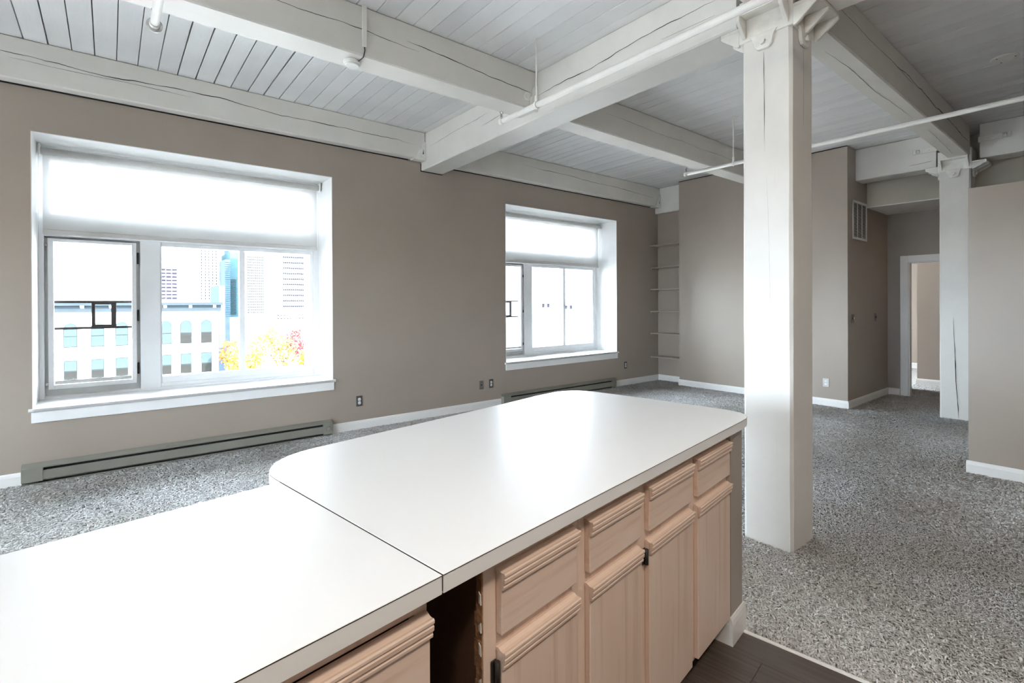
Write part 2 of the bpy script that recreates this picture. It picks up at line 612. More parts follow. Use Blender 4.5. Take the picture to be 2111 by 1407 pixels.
# left wall, out of view, with two more of the same tall windows
LW = [(-0.15, 2.10), (2.95, 5.20)]
bm = bmesh.new()
ys = [YB] + [v for p in LW for v in p] + [WY]
for i in range(0, len(ys), 2):
    B(bm, XL - 0.45, XL, ys[i], ys[i + 1], -0.2, CEIL + 0.12)
for a, b_ in LW:
    B(bm, XL - 0.45, XL, a, b_, -0.2, 0.58)
    B(bm, XL - 0.45, XL, a, b_, 2.86, CEIL + 0.12)
tag(finish('wall_left', bm, 'wall'), kind='structure')
for i, (a, b_) in enumerate(LW):
    w = bpy.data.objects.new('window_%d' % (i + 4), None)
    link(w, None, Matrix.Translation((XL, (a + b_) / 2, 0.58)))
    tag(w, kind='structure')
    xo = XL - 0.40
    ym = (a + b_) / 2
    boxes('frame', [(xo, xo + 0.08, a, a + 0.06, 0.58, 2.86), (xo, xo + 0.08, b_ - 0.06, b_, 0.58, 2.86), (xo, xo + 0.08, a + .06, b_ - .06, 0.58, 0.65), (xo, xo + 0.08, a + .06, b_ - .06, 2.79, 2.86),
                    (xo, xo + 0.08, ym - 0.03, ym + 0.03, 0.65, 2.79), (xo, xo + 0.08, a + .06, ym - .03, 2.05, 2.12), (xo, xo + 0.08, ym + .03, b_ - .06, 2.05, 2.12)], 'frame', w)
    box('pane', xo + 0.036, xo + 0.042, a + .06, b_ - .06, 0.65, 2.79, 'glass', w)
    boxes('reveal', [(xo + .08, XL + .001, a, a + .006, 0.58, 2.86), (xo + .08, XL + .001, b_ - .006, b_, 0.58, 2.86), (xo + .08, XL + .001, a, b_, 2.854, 2.86), (xo + .08, XL + .03, a, b_, 0.575, 0.60)], 'reveal', w)
    bl = thing('roller_blind', 'white roller blind half lowered over the %s window of the left wall' % ('nearer', 'farther')[i], 'blind', (xo + 0.15, ym, 2.07), 'roller blinds')
    tube_obj('roller', (xo + 0.15, a + .02, 2.81), (xo + 0.15, b_ - .02, 2.81), 0.03, 'rail', bl, 20)
    box('fabric', xo + 0.178, xo + 0.179, a + .03, b_ - .03, 2.11, 2.81, 'screen', bl)
    box('bottom_rail', xo + 0.171, xo + 0.186, a + .028, b_ - .028, 2.07, 2.11, 'rail', bl, 0.003)
boxes('wall_rear', [(XL - 0.45, XR + 0.3, YB - 0.3, YB, -0.2, CEIL + 0.12)], 'kitchen_white')['kind'] = 'structure'
boxes('wall_far', [(XR, XR + 0.3, YB, WY, -0.2, CEIL + 0.12)], 'wall')['kind'] = 'structure'
# closet block that makes the back wall, the hall side and the shelf niche
bm = bmesh.new()
prism(bm, [(BX, HY), (HX, HY), (HX, WY), (8.02, WY), (8.02, 5.005), (BX, 5.005)], 2, -0.1, CEIL)
tag(finish('wall_back', bm, 'wall'), kind='structure')
# hall end wall with a door opening
DY0, DY1, DZ = 1.37, 2.18, 2.05
bm = bmesh.new()
B(bm, HX, HX + 0.11, YB, DY0, -0.1, CEIL)
B(bm, HX, HX + 0.11, DY1, WY, -0.1, CEIL)
B(bm, HX, HX + 0.11, DY0, DY1, DZ, CEIL)
tag(finish('wall_hall', bm, 'wall_hall'), kind='structure')
# low enclosure on the right, open above
box('wall_right', 5.66, 7.95, YB, 0.89, -0.1, 2.40, 'wall')['kind'] = 'structure'
# inner corner of the bedroom beyond the door
box('wall_bedroom', 11.0, XR, YB, 2.40, -0.1, CEIL, 'wall')['kind'] = 'structure'
# dropped hall ceiling
hc = box('ceiling_hall', 8.55, HX, YB, HY, 2.812, CEIL, 'soffit')
hc['kind'] = 'structure'
box('soffit_board', 8.55, HX, YB, HY, 2.80, 2.812, 'reveal', hc)

# ------------------------------------------------------------------ ceiling: roof deck and boards
ceil = box('ceiling', XL - 0.6, XR + 0.5, YB - 0.5, WY + WT, CEIL + 0.05, CEIL + 0.35, 'roof')
ceil['kind'] = 'structure'
PITCH_B = 0.1455
protos = {}
x = 1.514 - PITCH_B * 55
k = 0
while x < XR:
    if x < 3.2:
        gap = random.choice((0.004, 0.006, 0.008, 0.011, 0.013)) if x < 1.3 else random.choice((0.004, 0.005, 0.007))
    else:
        gap = 0.0035
    mi = random.randrange(3)
    key = (gap, mi)
    y0b, y1b = YB, WY - 0.01
    zc = CEIL + random.uniform(-0.0015, 0.002)
    if key not in protos:
        w = PITCH_B - gap
        c = 0.003 if x < 3.2 else 0.0022
        bm = bmesh.new()
        prism(bm, [(-w / 2, 0.05), (-w / 2, c), (-w / 2 + c * .8, 0), (w / 2 - c * .8, 0), (w / 2, c), (w / 2, 0.05)], 1, y0b, y1b)
        bmesh.ops.recalc_face_normals(bm, faces=list(bm.faces))
        me = bpy.data.meshes.new('ceiling_board')
        bm.to_mesh(me)
        bm.free()
        me.materials.append(M['planks'][mi])
        protos[key] = me
    o = bpy.data.objects.new('ceiling_board', protos[key])
    link(o, ceil, Matrix.Translation((x + PITCH_B / 2, 0, zc)))
    x += PITCH_B
    k += 1

# ------------------------------------------------------------------ floors
flo = box('floor', XL - 0.45, XR + 0.3, YB - 0.3, WY + 0.02, -0.12, -0.012, 'carpet')
flo['kind'] = 'structure'
UT, VK = 2.30, 0.90          # kitchen floor edge (u) and its far limit under the peninsula (v)
XF[0] = PEN
kf = box('floor_kitchen', -4.2, UT, -3.0, VK, -0.011, -0.005, 'toe')
kf['kind'] = 'structure'
pw = 0.152
proto = None
uu = UT - pw
j = 0
while uu > -1.6:
    off = (j * 0.43) % 1.22
    vv = -2.6 - off
    while vv < VK - 0.05:
        v1 = min(vv + 1.22, VK)
        v0 = max(vv, -2.6)
        if v1 - v0 > 0.05:
            box('plank', uu + 0.0006, uu + pw - 0.0006, v0 + 0.0006, v1 - 0.0006, -0.005, 0.002, 'vinyl', kf, 0.0008)
        vv += 1.22
    uu -= pw
    j += 1
tr1 = prism_obj('trim_1', [(UT - 0.004, 0.0), (UT - 0.002, 0.006), (UT + 0.006, 0.009), (UT + 0.016, 0.006), (UT + 0.018, -0.01), (UT - 0.004, -0.01)], 1, -3.0, 0.748, 'trim')
tr1['kind'] = 'structure'
XF[0] = IDENT

# carpet pile: yarn tufts as one mesh
def in_carpet(X, Y):
    ca, sa = math.cos(R(8.5)), math.sin(R(8.5))
    U = X * ca + Y * sa
    V = -X * sa + Y * ca
    ok = ~((U < UT + 0.014) & (V < 0.78))
    ok &= ~((U < 2.33) & (V < 1.36))
    ok &= ~((X > 3.065) & (X < 3.375) & (Y > 1.24) & (Y < 1.535))
    ok &= ~((X > 8.07) & (X < 8.39) & (Y > 1.24) & (Y < 1.545))
    ok &= ~((X > BX - 0.012) & (Y > HY - 0.012))
    ok |= (X > BX - 0.012) & (X < 8.0) & (Y > 5.02) & (Y < WY - 0.02)
    ok &= ~((X > 5.645) & (X < 7.96) & (Y < 0.90))
    ok &= Y < WY - 0.016
    ok &= ~((Y > WY - 0.075) & (((X > -0.556) & (X < 1.917)) | ((X > 4.3) & (X < 6.73))))
    ok &= ~((X > HX - 0.012) & ((Y > DY1 - 0.02) | (Y < DY0 + 0.02)) & (X < HX + 0.12))
    ok &= ~((X > 10.985) & (Y < 2.41))
    return ok

NT = 2100000
def sample(n, x0, x1, y0, y1, keep):
    X = rng.uniform(x0, x1, n)
    Y = rng.uniform(y0, y1, n)
    d = np.hypot(X, Y)
    # only the ground in front of the camera and a margin to its sides
    dirx, diry = math.cos(YAW), math.sin(YAW)
    dep = X * dirx + Y * diry
    lat = np.abs(X * diry - Y * dirx)
    ok = in_carpet(X, Y) & (dep > 0.8) & (lat < dep * 1.25 + 0.6)
    ok &= rng.random(n) < keep(d)
    return X[ok], Y[ok], d[ok]
PX, PY, PD = sample(NT, -2.2, 11.0, -1.2, 5.62, lambda d: np.clip((3.2 / np.maximum(d, 0.1)) ** 1.15, 0.0, 1.0))
n = len(PX)
# low-frequency brushing: patches lean the same way
ang0 = 2.2 + 1.6 * np.sin(PX * 1.9 + 1.3 * np.sin(PY * 1.7)) + 1.2 * np.sin(PY * 2.6 + PX * 0.8)
ang = ang0 + rng.normal(0, 1.0, n)
scale = np.clip(PD / 3.4, 1.0, 2.1) * rng.uniform(0.75, 1.25, n)
L = 0.019 * scale
Wd = 0.0042 * scale
H = 0.0150 * np.clip(scale, 0.6, 1.5) * rng.uniform(0.7, 1.15, n)
dx, dy = np.cos(ang), np.sin(ang)
px_, py_ = -dy, dx
z0 = -0.012
verts = np.zeros((n, 6, 3), np.float32)
tw = rng.normal(0, 0.5, n)
wx, wy = px_ * np.cos(tw) + dx * np.sin(tw), py_ * np.cos(tw) + dy * np.sin(tw)
for i, (s, h, wf) in enumerate(((0.0, 0.0, 0.8), (0.35, 0.85, 1.0), (1.0, 1.0, 0.55))):
    cx_ = PX + dx * L * s
    cy_ = PY + dy * L * s
    hz = z0 + H * h - (0.0035 * scale if s == 1.0 else 0)
    verts[:, 2 * i, 0] = cx_ - wx * Wd * wf / 2 * 1.4
    verts[:, 2 * i, 1] = cy_ - wy * Wd * wf / 2 * 1.4
    verts[:, 2 * i, 2] = hz
    verts[:, 2 * i + 1, 0] = cx_ + wx * Wd * wf / 2 * 1.4
    verts[:, 2 * i + 1, 1] = cy_ + wy * Wd * wf / 2 * 1.4
    verts[:, 2 * i + 1, 2] = hz
base = (np.arange(n) * 6)[:, None]
quads = np.concatenate((base + np.array([0, 1, 3, 2]), base + np.array([2, 3, 5, 4])), axis=1).reshape(-1).astype(np.int32)
me = bpy.data.meshes.new('carpet_pile')
me.vertices.add(n * 6)
me.vertices.foreach_set('co', verts.reshape(-1))
me.loops.add(len(quads))
me.loops.foreach_set('vertex_index', quads)
me.polygons.add(n * 2)
me.polygons.foreach_set('loop_start', np.arange(0, n * 8, 4, dtype=np.int32))
me.polygons.foreach_set('use_smooth', np.ones(n * 2, bool))
at = me.attributes.new('tone', 'FLOAT', 'POINT')
tone = np.repeat(np.clip(rng.normal(0.55, 0.25, n), 0, 1), 6).reshape(n, 6)
at.data.foreach_set('value', tone.reshape(-1).astype(np.float32))
me.update(calc_edges=True)
me.validate()
me.materials.append(M['pile'])
cp = bpy.data.objects.new('carpet_pile', me)
link(cp, flo, IDENT)
tag(cp, 'grey beige shag carpet pile', None, None, 'stuff')
print('tufts', n)

# ------------------------------------------------------------------ baseboards
def base_profile(t_=0.014, h=0.105):
    return [(0, -0.01), (t_, -0.01), (t_, h - 0.03), (t_ * .75, h - 0.012), (t_ * .35, h), (0, h)]


def baseboard(name, axis, a0, a1, face, sgn, h=0.105, t_=0.014):
    pts = [(face + sgn * p, q) for p, q in base_profile(t_, h)]
    o = prism_obj(name, pts, axis, a0, a1, 'trim')
    o['kind'] = 'structure'
    return o
bm = bmesh.new()
for a0, a1 in ((XL, -0.558), (1.919, 4.298), (6.732, 8.02)):
    prism(bm, [(WY - p, q) for p, q in base_profile()], 0, a0, a1)
tag(finish('baseboard_window', bm, 'trim'), kind='structure')
baseboard('baseboard_niche', 1, 5.005, WY - 0.014, 8.02, -1)
baseboard('baseboard_back', 1, HY, 5.019, BX, -1)
baseboard('baseboard_hall', 0, BX - 0.014, HX, HY, -1)
baseboard('baseboard_end', 1, 2.285, HY - 0.014, HX, -1)
baseboard('baseboard_right', 1, YB, 0.904, 5.66, -1)
bm = bmesh.new()
prism(bm, [(11.0 - p, q) for p, q in base_profile()], 1, DY0, 2.414)
prism(bm, [(2.40 + p, q) for p, q in base_profile()], 0, 11.0, XR)
tag(finish('baseboard_bedroom', bm, 'trim'), kind='structure')
baseboard('baseboard_far', 1, 2.414, WY - 0.014, XR, -1)

# ------------------------------------------------------------------ windows
def add_window(idx, x0):
    """deep-set window: casement on the left, two fixed panes, a long transom on top"""
    w = bpy.data.objects.new('window_%d' % idx, None)
    link(w, None, Matrix.Translation((x0 + WIN_W / 2, WY, WZ0)))
    tag(w, kind='structure')
    x1 = x0 + WIN_W
    q = x0 + 0.493      # offsets below were read on the first window
    FY = 6.06           # room side of the frame
    YE = WY + WT
    # plastered reveal boards
    rv = 0.006
    boxes('reveal', [(x0, x0 + rv, WY - 0.001, FY + 0.06, WZ0, WZ1), (x1 - rv, x1, WY - 0.001, FY + 0.06, WZ0, WZ1),
                     (x0, x1, WY - 0.001, FY + 0.06, WZ1 - rv, WZ1)], 'reveal', w)
    sl = prism_obj('sill', [(WY - 0.026, 0.582), (WY - 0.030, 0.590), (WY - 0.026, 0.602), (WY - 0.018, 0.606), (FY + 0.03, 0.612), (FY + 0.03, 0.576), (WY - 0.018, 0.576)], 0, x0 + rv, x1 - rv, 'reveal', w)
    prism_obj('sill_nosing', [(WY - 0.026, 0.582), (WY - 0.030, 0.590), (WY - 0.026, 0.602), (WY - 0.018, 0.606), (WY - 0.0005, 0.606), (WY - 0.0005, 0.577), (WY - 0.018, 0.577)], 0, x0 - 0.022, x1 + 0.022, 'reveal', w)
    box('apron', x0 - 0.006, x1 + 0.006, WY - 0.014, WY, 0.490, 0.577, 'reveal', w, 0.002)
    # outer frame and rails
    zb, zt = 0.606, WZ1 - rv
    f = [(x0 + rv, q - 0.452, FY, FY + 0.10, zb, zt), (q + 1.872, x1 - rv, FY, FY + 0.10, zb, zt),
         (q - 0.452, q + 1.872, FY, FY + 0.10, 2.75, zt), (q - 0.452, q + 1.872, FY, FY + 0.10, zb, 0.632),
         (q - 0.452, q + 1.872, FY + 0.005, FY + 0.10, 2.065, 2.262)]
    boxes('frame', f, 'frame', w, 0.003)
    boxes('stop', [(q - 0.452, q - 0.413, FY + 0.02, FY + 0.08, 2.262, 2.75), (q + 1.842, q + 1.872, FY + 0.02, FY + 0.08, 2.262, 2.75)], 'frame', w, 0.002)
    box('pane', q - 0.413, q + 1.842, FY + 0.05, FY + 0.056, 2.262, 2.75, 'glass', w)
    # mullion post between casement and fixed part
    box('mullion', q + 0.234, q + 0.394, FY + 0.002, FY + 0.10, 0.632, 2.065, 'frame', w, 0.002)
    # casement: dark track, sash, pane, latches
    boxes('track', [(q - 0.452, q + 0.234, FY + 0.055, FY + 0.10, 2.035, 2.065), (q - 0.452, q + 0.234, FY + 0.055, FY + 0.10, 0.632, 0.70),
                    (q - 0.452, q - 0.415, FY + 0.055, FY + 0.10, 0.70, 2.035), (q + 0.195, q + 0.234, FY + 0.055, FY + 0.10, 0.70, 2.035)], 'frame_grey', w)
    sa = boxes('casement_sash', [(q - 0.429, q - 0.390, FY + 0.012, FY + 0.075, 0.690, 2.046), (q + 0.170, q + 0.206, FY + 0.012, FY + 0.075, 0.690, 2.046),
                                 (q - 0.390, q + 0.170, FY + 0.012, FY + 0.075, 2.018, 2.046), (q - 0.390, q + 0.170, FY + 0.012, FY + 0.075, 0.690, 0.732)], 'frame', w, 0.003)
    box('pane', q - 0.390, q + 0.170, FY + 0.045, FY + 0.051, 0.732, 2.018, 'glass', sa)
    box('sweep', q - 0.385, q + 0.165, FY + 0.006, FY + 0.0125, 0.735, 0.768, 'frame_grey', sa, 0.002)
    for zz in (1.90, 1.345, 0.83):
        la = boxes('latch', [(q + 0.210, q + 0.226, FY + 0.03, FY + 0.055, zz - 0.055, zz + 0.055), (q + 0.212, q + 0.224, FY + 0.008, FY + 0.03, zz - 0.045, zz - 0.005)], 'rubber', sa, 0.004)
    for zz in (0.74, 1.985):
        boxes('hinge', [(q - 0.447, q - 0.428, FY + 0.015, FY + 0.055, zz - 0.012, zz + 0.012)], 'chrome', sa, 0.003)
    # window guard outside the casement: two rails with a small open frame
    gd = boxes('window_guard', [(q - 0.415, q + 0.20, FY + 0.10, FY + 0.115, 1.466, 1.488), (q - 0.415, q + 0.20, FY + 0.10, FY + 0.115, 1.222, 1.244)], 'guard', w)
    boxes('guard_frame', [(q - 0.132, q - 0.105, FY + 0.099, FY + 0.118, 1.242, 1.470), (q + 0.012, q + 0.052, FY + 0.099, FY + 0.118, 1.242, 1.470),
                          (q - 0.105, q + 0.012, FY + 0.099, FY + 0.118, 1.452, 1.470), (q - 0.105, q + 0.012, FY + 0.099, FY + 0.118, 1.242, 1.262)], 'guard', gd, 0.002)
    # fixed part
    fx = boxes('fixed_sash', [(q + 0.394, q + 0.408, FY + 0.012, FY + 0.08, 0.668, 2.065), (q + 1.838, q + 1.872, FY + 0.012, FY + 0.08, 0.668, 2.065),
                              (q + 0.408, q + 1.838, FY + 0.012, FY + 0.08, 2.026, 2.065), (q + 0.408, q + 1.838, FY + 0.012, FY + 0.08, 0.668, 0.734),
                              (q + 1.097, q + 1.150, FY + 0.006, FY + 0.08, 0.734, 2.026)], 'frame', w, 0.003)
    box('sill_rail', q + 0.394, q + 1.872, FY + 0.006, FY + 0.06, 0.632, 0.668, 'frame', w, 0.004)
    box('pane', q + 0.408, q + 1.097, FY + 0.045, FY + 0.051, 0.734, 2.026, 'glass', fx)
    box('pane', q + 1.150, q + 1.838, FY + 0.045, FY + 0.051, 0.734, 2.026, 'glass', fx)
    # outside brick jambs
    boxes('brick_jamb', [(x0 - 0.02, q - 0.418, FY + 0.101, YE + 0.12, WZ0 - 0.1, WZ1 + 0.1), (q + 1.848, x1 + 0.02, FY + 0.101, YE + 0.12, WZ0 - 0.1, WZ1 + 0.1)], 'brick', w)
    return w

for i, x0 in enumerate(WIN_X):
    add_window(i + 1, x0)

BLIND_TXT = ['white roller blind half lowered over the large near window', 'white roller blind half lowered over the far window beside the shelves',
             'white roller blind over the window behind the viewer', 'white roller blind over the bedroom window']
for i, x0 in enumerate(WIN_X[:2]):
    q = x0 + 0.493
    bl = thing('roller_blind', BLIND_TXT[i], 'blind', (q + 0.72, 5.99, 2.07), 'roller blinds')
    ry, rz_, rr_ = 5.965, 2.793, 0.030
    tube_obj('roller', (q - 0.462, ry, rz_), (q + 1.905, ry, rz_), rr_, 'rail', bl, 24)
    # fabric hanging off the front of the roller with its hem
    box('fabric', q - 0.452, q + 1.892, ry + 0.0285, ry + 0.0295, 2.112, rz_, 'screen', bl)
    prism_obj('bottom_rail', [(ry + 0.021, 2.072), (ry + 0.037, 2.072), (ry + 0.036, 2.114), (ry + 0.022, 2.114)], 0, q - 0.454, q + 1.894, 'rail', bl, 0.003)
    for sx in (q - 0.478, q + 1.905):
        bk = boxes('bracket', [(sx, sx + 0.016, ry - 0.036, ry + 0.04, rz_ - 0.042, rz_ + 0.058)], 'plastic', bl, 0.006)
        tube_obj('pin', (sx - 0.002, ry, rz_), (sx + 0.018, ry, rz_), 0.012, 'chrome', bk, 12)
    # bead chain loop on the right reveal
    bm = bmesh.new()
    for yy in (ry - 0.012, ry + 0.012):
        tube(bm, (q + 1.913, yy, rz_ - 0.03), (q + 1.913, yy, 0.80), 0.0022, None, 6)
    finish('bead_chain', bm, 'plastic', bl)
    # white head board behind the roller
    box('head_board', q - 0.47, q + 1.91, ry + 0.062, ry + 0.075, 2.80, 2.852, 'plastic', bl, 0.002)

# ------------------------------------------------------------------ columns with cast iron caps
def cap_wing(bm, cx, cy, hx, hy, dirx, diry, ztop, zlow, out):
    """a bracket seat on one side of the cap: a top shelf carried by three sloping ribs"""
    if diry:
        y0 = cy + diry * hy
        y1 = y0 + diry * out
        B(bm, cx - hx, cx + hx, min(y0, y1), max(y0, y1), ztop - 0.022, ztop)
        for xx in (cx - hx, cx - 0.011, cx + hx - 0.022):
            prism(bm, [(y0, zlow), (y0 + diry * out * 0.12, zlow), (y1, ztop - 0.035), (y1, ztop - 0.02), (y0, ztop - 0.02)], 0, xx, xx + 0.022)
    else:
        x0 = cx + dirx * hx
        x1 = x0 + dirx * out
        B(bm, min(x0, x1), max(x0, x1), cy - hy * 0.86, cy + hy * 0.86, ztop - 0.022, ztop)
        for yy in (cy - hy * 0.86, cy + hy * 0.86 - 0.022):
            prism(bm, [(x0, zlow), (x1, ztop - 0.05), (x1, ztop - 0.02), (x0, ztop - 0.02)], 1, yy, yy + 0.022)


def column(label, x0, x1, y0, y1, cracks, zs=3.153):
    cx, cy = (x0 + x1) / 2, (y0 + y1) / 2
    c = thing('timber_column', label, 'column', (cx, cy, -0.012), 'white timber columns')
    post = timber_beam('post', x0, x1, y0, y1, -0.012, 3.10, 2, 'post_z', c, 0.016, 0.0035, 0.12)
    for a in cracks:
        crack(c, *a[0], **a[1])
    hx, hy = (x1 - x0) / 2 + 0.012, (y1 - y0) / 2 + 0.012
    bm = bmesh.new()
    B(bm, cx - hx, cx + hx, cy - hy, cy + hy, 3.045, 3.30)
    cap_wing(bm, cx, cy, hx, hy, 0, 1, zs, 3.035, 0.12)
    cap_wing(bm, cx, cy, hx, hy, 0, -1, zs + 0.006, 3.035, 0.13)
    cap_wing(bm, cx, cy, hx, hy, 1, 0, 3.198, 3.06, 0.085)
    cap_wing(bm, cx, cy, hx, hy, -1, 0, 3.198, 3.06, 0.085)
    cap = finish('iron_cap', bm, 'iron', c, 0.003)
    # lugs hanging on each face, each with a bolt
    lw = 0.062
    prof = [(-lw * 1.35, 3.06), (-lw * .95, 3.035), (-lw * .85, 2.985), (-lw * .55, 2.965), (lw * .55, 2.965), (lw * .85, 2.985), (lw * .95, 3.035), (lw * 1.35, 3.06)]
    for (ax, s) in ((0, -1), (0, 1), (1, -1), (1, 1)):
        if ax == 0:
            fx_ = cx + s * (hx - 0.012)
            prism_obj('lug', [(cy + 0.01 + p, z) for p, z in prof], 0, fx_, fx_ + s * 0.020, 'iron', cap, 0.003)
            tube_obj('bolt', (fx_ + s * 0.020, cy + 0.01, 3.005), (fx_ + s * 0.038, cy + 0.01, 3.005), 0.019, 'iron', cap, 6)
        else:
            fy_ = cy + s * (hy - 0.012)
            prism_obj('lug', [(cx + p, z) for p, z in prof], 1, fy_, fy_ + s * 0.020, 'iron', cap, 0.003)
            tube_obj('bolt', (cx, fy_ + s * 0.020, 3.005), (cx, fy_ + s * 0.038, 3.005), 0.019, 'iron', cap, 6)
    return c

column('thick white painted timber column standing beside the end of the kitchen counter', 3.072, 3.372, 1.243, 1.533,
       [((2, 0, 3.070, 2.95, 2.35, 1.405, 1.40), dict(w=0.0032, drift=0.012, off=-0.0006, seed=3)),
        ((2, 1, 1.241, 2.95, 2.5, 3.235, 3.23), dict(w=0.0018, drift=0.006, off=-0.0006, seed=4)),
        ((2, 0, 3.070, 2.2, 1.35, 1.385, 1.36), dict(w=0.0009, drift=0.012, off=-0.0004, seed=5))])
column('white painted timber column standing farther off by the hall door', 8.078, 8.378, 1.246, 1.540,
       [((2, 0, 8.076, 1.25, 0.55, 1.41, 1.385), dict(w=0.009, drift=0.01, off=-0.001, seed=6)),
        ((2, 0, 8.076, 0.85, 0.02, 1.395, 1.36), dict(w=0.014, drift=0.012, off=-0.001, seed=8))], 3.123)

# ------------------------------------------------------------------ girders (across the room) and beams (along it)
def girder(label, x0, x1, y0, y1, z0=3.11, cracks=(), fall=0.0):
    g = thing('timber_girder', label, 'girder', ((x0 + x1) / 2, (y0 + y1) / 2, z0), 'white timber girders')
    timber_beam('timber', x0, x1, y0, y1, z0, CEIL - 0.001, 1, 'beam_y', g, fall=fall)
    for a in cracks:
        crack(g, *a[0], **a[1])
    return g


def beam(label, x0, x1, y0, y1, z0, cracks=()):
    g = thing('timber_beam', label, 'beam', ((x0 + x1) / 2, (y0 + y1) / 2, z0), 'white timber beams')
    timber_beam('timber', x0, x1, y0, y1, z0, CEIL - 0.001, 0, 'beam_x', g)
    for a in cracks:
        crack(g, *a[0], **a[1])
    return g

GX0, GX1 = 3.055, 3.362
girder('white timber girder running from the near column to the window wall', GX0, GX1, 1.56, WY, 3.155,
       [((1, 0, GX0 - 0.001, 1.7, 3.5, 3.40, 3.33), dict(w=0.009, drift=0.03, off=-0.001, seed=11)),
        ((1, 0, GX0 - 0.001, 3.45, 4.3, 3.33, 3.30), dict(w=0.005, drift=0.02, off=-0.001, seed=12)),
        ((1, 0, GX0 - 0.001, 4.2, 5.4, 3.42, 3.36), dict(w=0.004, drift=0.02, off=-0.001, seed=13)),
        ((1, 0, GX0 - 0.001, 1.7, 2.1, 3.30, 3.305), dict(w=0.003, drift=0.004, off=-0.001, seed=14))], -0.043)
girder('white timber girder running from the near column towards the kitchen', GX0, GX1, YB, 1.19, 3.16)
girder('white timber girder between the hall column and the hall side wall', 8.085, 8.39, 1.57, HY, 3.125,
       [((1, 0, 8.084, 1.6, 1.85, 3.21, 3.20), dict(w=0.008, drift=0.01, off=-0.001, seed=15))])
girder('white timber girder to the right of the hall column', 8.085, 8.39, YB, 1.165, 3.15)
girder('short white girder end above the shelf niche', 7.94, 8.019, 5.008, WY, 3.095)
# pale wood along the joint of girder and boards
BX1 = GX0 - 0.012
beam('white timber beam along the top of the window wall above the large window', XL, BX1, 5.50, WY, 3.222,
     [((0, 1, 5.499, -1.2, 2.9, 3.44, 3.37), dict(w=0.008, drift=0.035, off=-0.001, seed=21)),
      ((0, 1, 5.499, -0.6, 0.6, 3.385, 3.37), dict(w=0.004, drift=0.015, off=-0.001, seed=22))])
beam('white timber beam along the top of the window wall above the far window', GX1 + 0.012, 7.93, 5.51, WY, 3.205,
     [((0, 1, 5.509, 4.6, 7.8, 3.43, 3.36), dict(w=0.007, drift=0.02, off=-0.001, seed=23))])
beam('white timber beam crossing overhead with the smoke alarm on it', XL, BX1, 3.425, 3.665, 3.20,
     [((0, 1, 3.424, 0.2, 1.85, 3.40, 3.37), dict(w=0.007, drift=0.03, off=-0.001, seed=24)),
      ((0, 1, 3.424, 1.75, 3.0, 3.41, 3.345), dict(w=0.009, drift=0.03, off=-0.001, seed=25))])
beam('white timber beam between the near girder and the back wall', GX1 + 0.012, BX, 3.425, 3.655, 3.20,
     [((0, 1, 3.424, 4.0, 7.0, 3.40, 3.36), dict(w=0.003, drift=0.02, off=-0.001, seed=26))])
beam('white timber beam overhead on the kitchen side of the near column', XL, 2.95, 1.25, 1.45, 3.20)
beam('white timber beam running from the near column to the hall column', 3.485, 8.07, 1.25, 1.45, 3.20,
     [((0, 1, 1.249, 3.7, 5.6, 3.42, 3.40), dict(w=0.003, drift=0.02, off=-0.001, seed=27)),
      ((0, 1, 1.249, 5.0, 8.0, 3.42, 3.34), dict(w=0.012, drift=0.04, off=-0.001, seed=28)),
      ((0, 2, 3.199, 3.9, 6.0, 1.36, 1.34), dict(w=0.004, drift=0.02, off=-0.001, seed=29)),
      ((0, 2, 3.199, 6.5, 7.8, 1.33, 1.36), dict(w=0.003, drift=0.02, off=-0.001, seed=30))])

# dark open joints where timbers meet the plaster
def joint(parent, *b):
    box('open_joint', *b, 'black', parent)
by_label = {o['label']: o for o in COL.objects if o.parent is None and 'label' in o.keys()}
pb = [o for l_, o in by_label.items() if 'along the top of the window wall' in l_]
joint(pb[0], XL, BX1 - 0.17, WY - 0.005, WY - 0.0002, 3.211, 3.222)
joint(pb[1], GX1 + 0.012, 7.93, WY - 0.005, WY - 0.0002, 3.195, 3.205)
gm = by_label['white timber girder running from the near column to the window wall']
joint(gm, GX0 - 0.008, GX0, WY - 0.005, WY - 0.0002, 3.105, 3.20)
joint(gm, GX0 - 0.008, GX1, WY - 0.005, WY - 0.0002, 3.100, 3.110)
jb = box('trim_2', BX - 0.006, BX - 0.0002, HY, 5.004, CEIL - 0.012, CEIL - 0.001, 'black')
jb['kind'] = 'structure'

# iron beam hangers where beams meet the girders
def hanger(label, x, side, y, z, ysgn=-1):
    """stirrup under a beam end with a pointed cheek and a round ear; x is the girder face"""
    h = thing('beam_hanger', label, 'hanger', (x, y, z), 'iron beam hangers')
    pr = [(x, z - 0.012), (x + side * 0.165, z - 0.012), (x + side * 0.105, z + 0.045), (x + side * 0.10, z + 0.105), (x + side * 0.055, z + 0.13), (x + side * 0.045, z + 0.20), (x, z + 0.225)]
    prism_obj('cheek', pr, 1, y - 0.012, y, 'iron', h, 0.003)
    prism_obj('eye', [(x + side * 0.03, z + 0.06), (x + side * 0.045, z + 0.06), (x + side * 0.035, z + 0.12)], 1, y - 0.0135, y - 0.0118, 'crack', h)
    boxes('seat', [(min(x, x + side * 0.16), max(x, x + side * 0.16), y, y + 0.10, z - 0.012, z - 0.001)], 'iron', h, 0.002)
    return h
hanger('white iron beam hanger at the wall end of the near girder', GX0 - 0.001, -1, 5.498, 3.222)
hanger('white iron beam hanger at the niche end of the wall beam', 7.938, -1, 5.508, 3.205)
h = thing('beam_hanger', 'white iron beam hanger with a round ear behind the pipe hanger rod', 'hanger', (GX0, 3.424, 3.2), 'iron beam hangers')
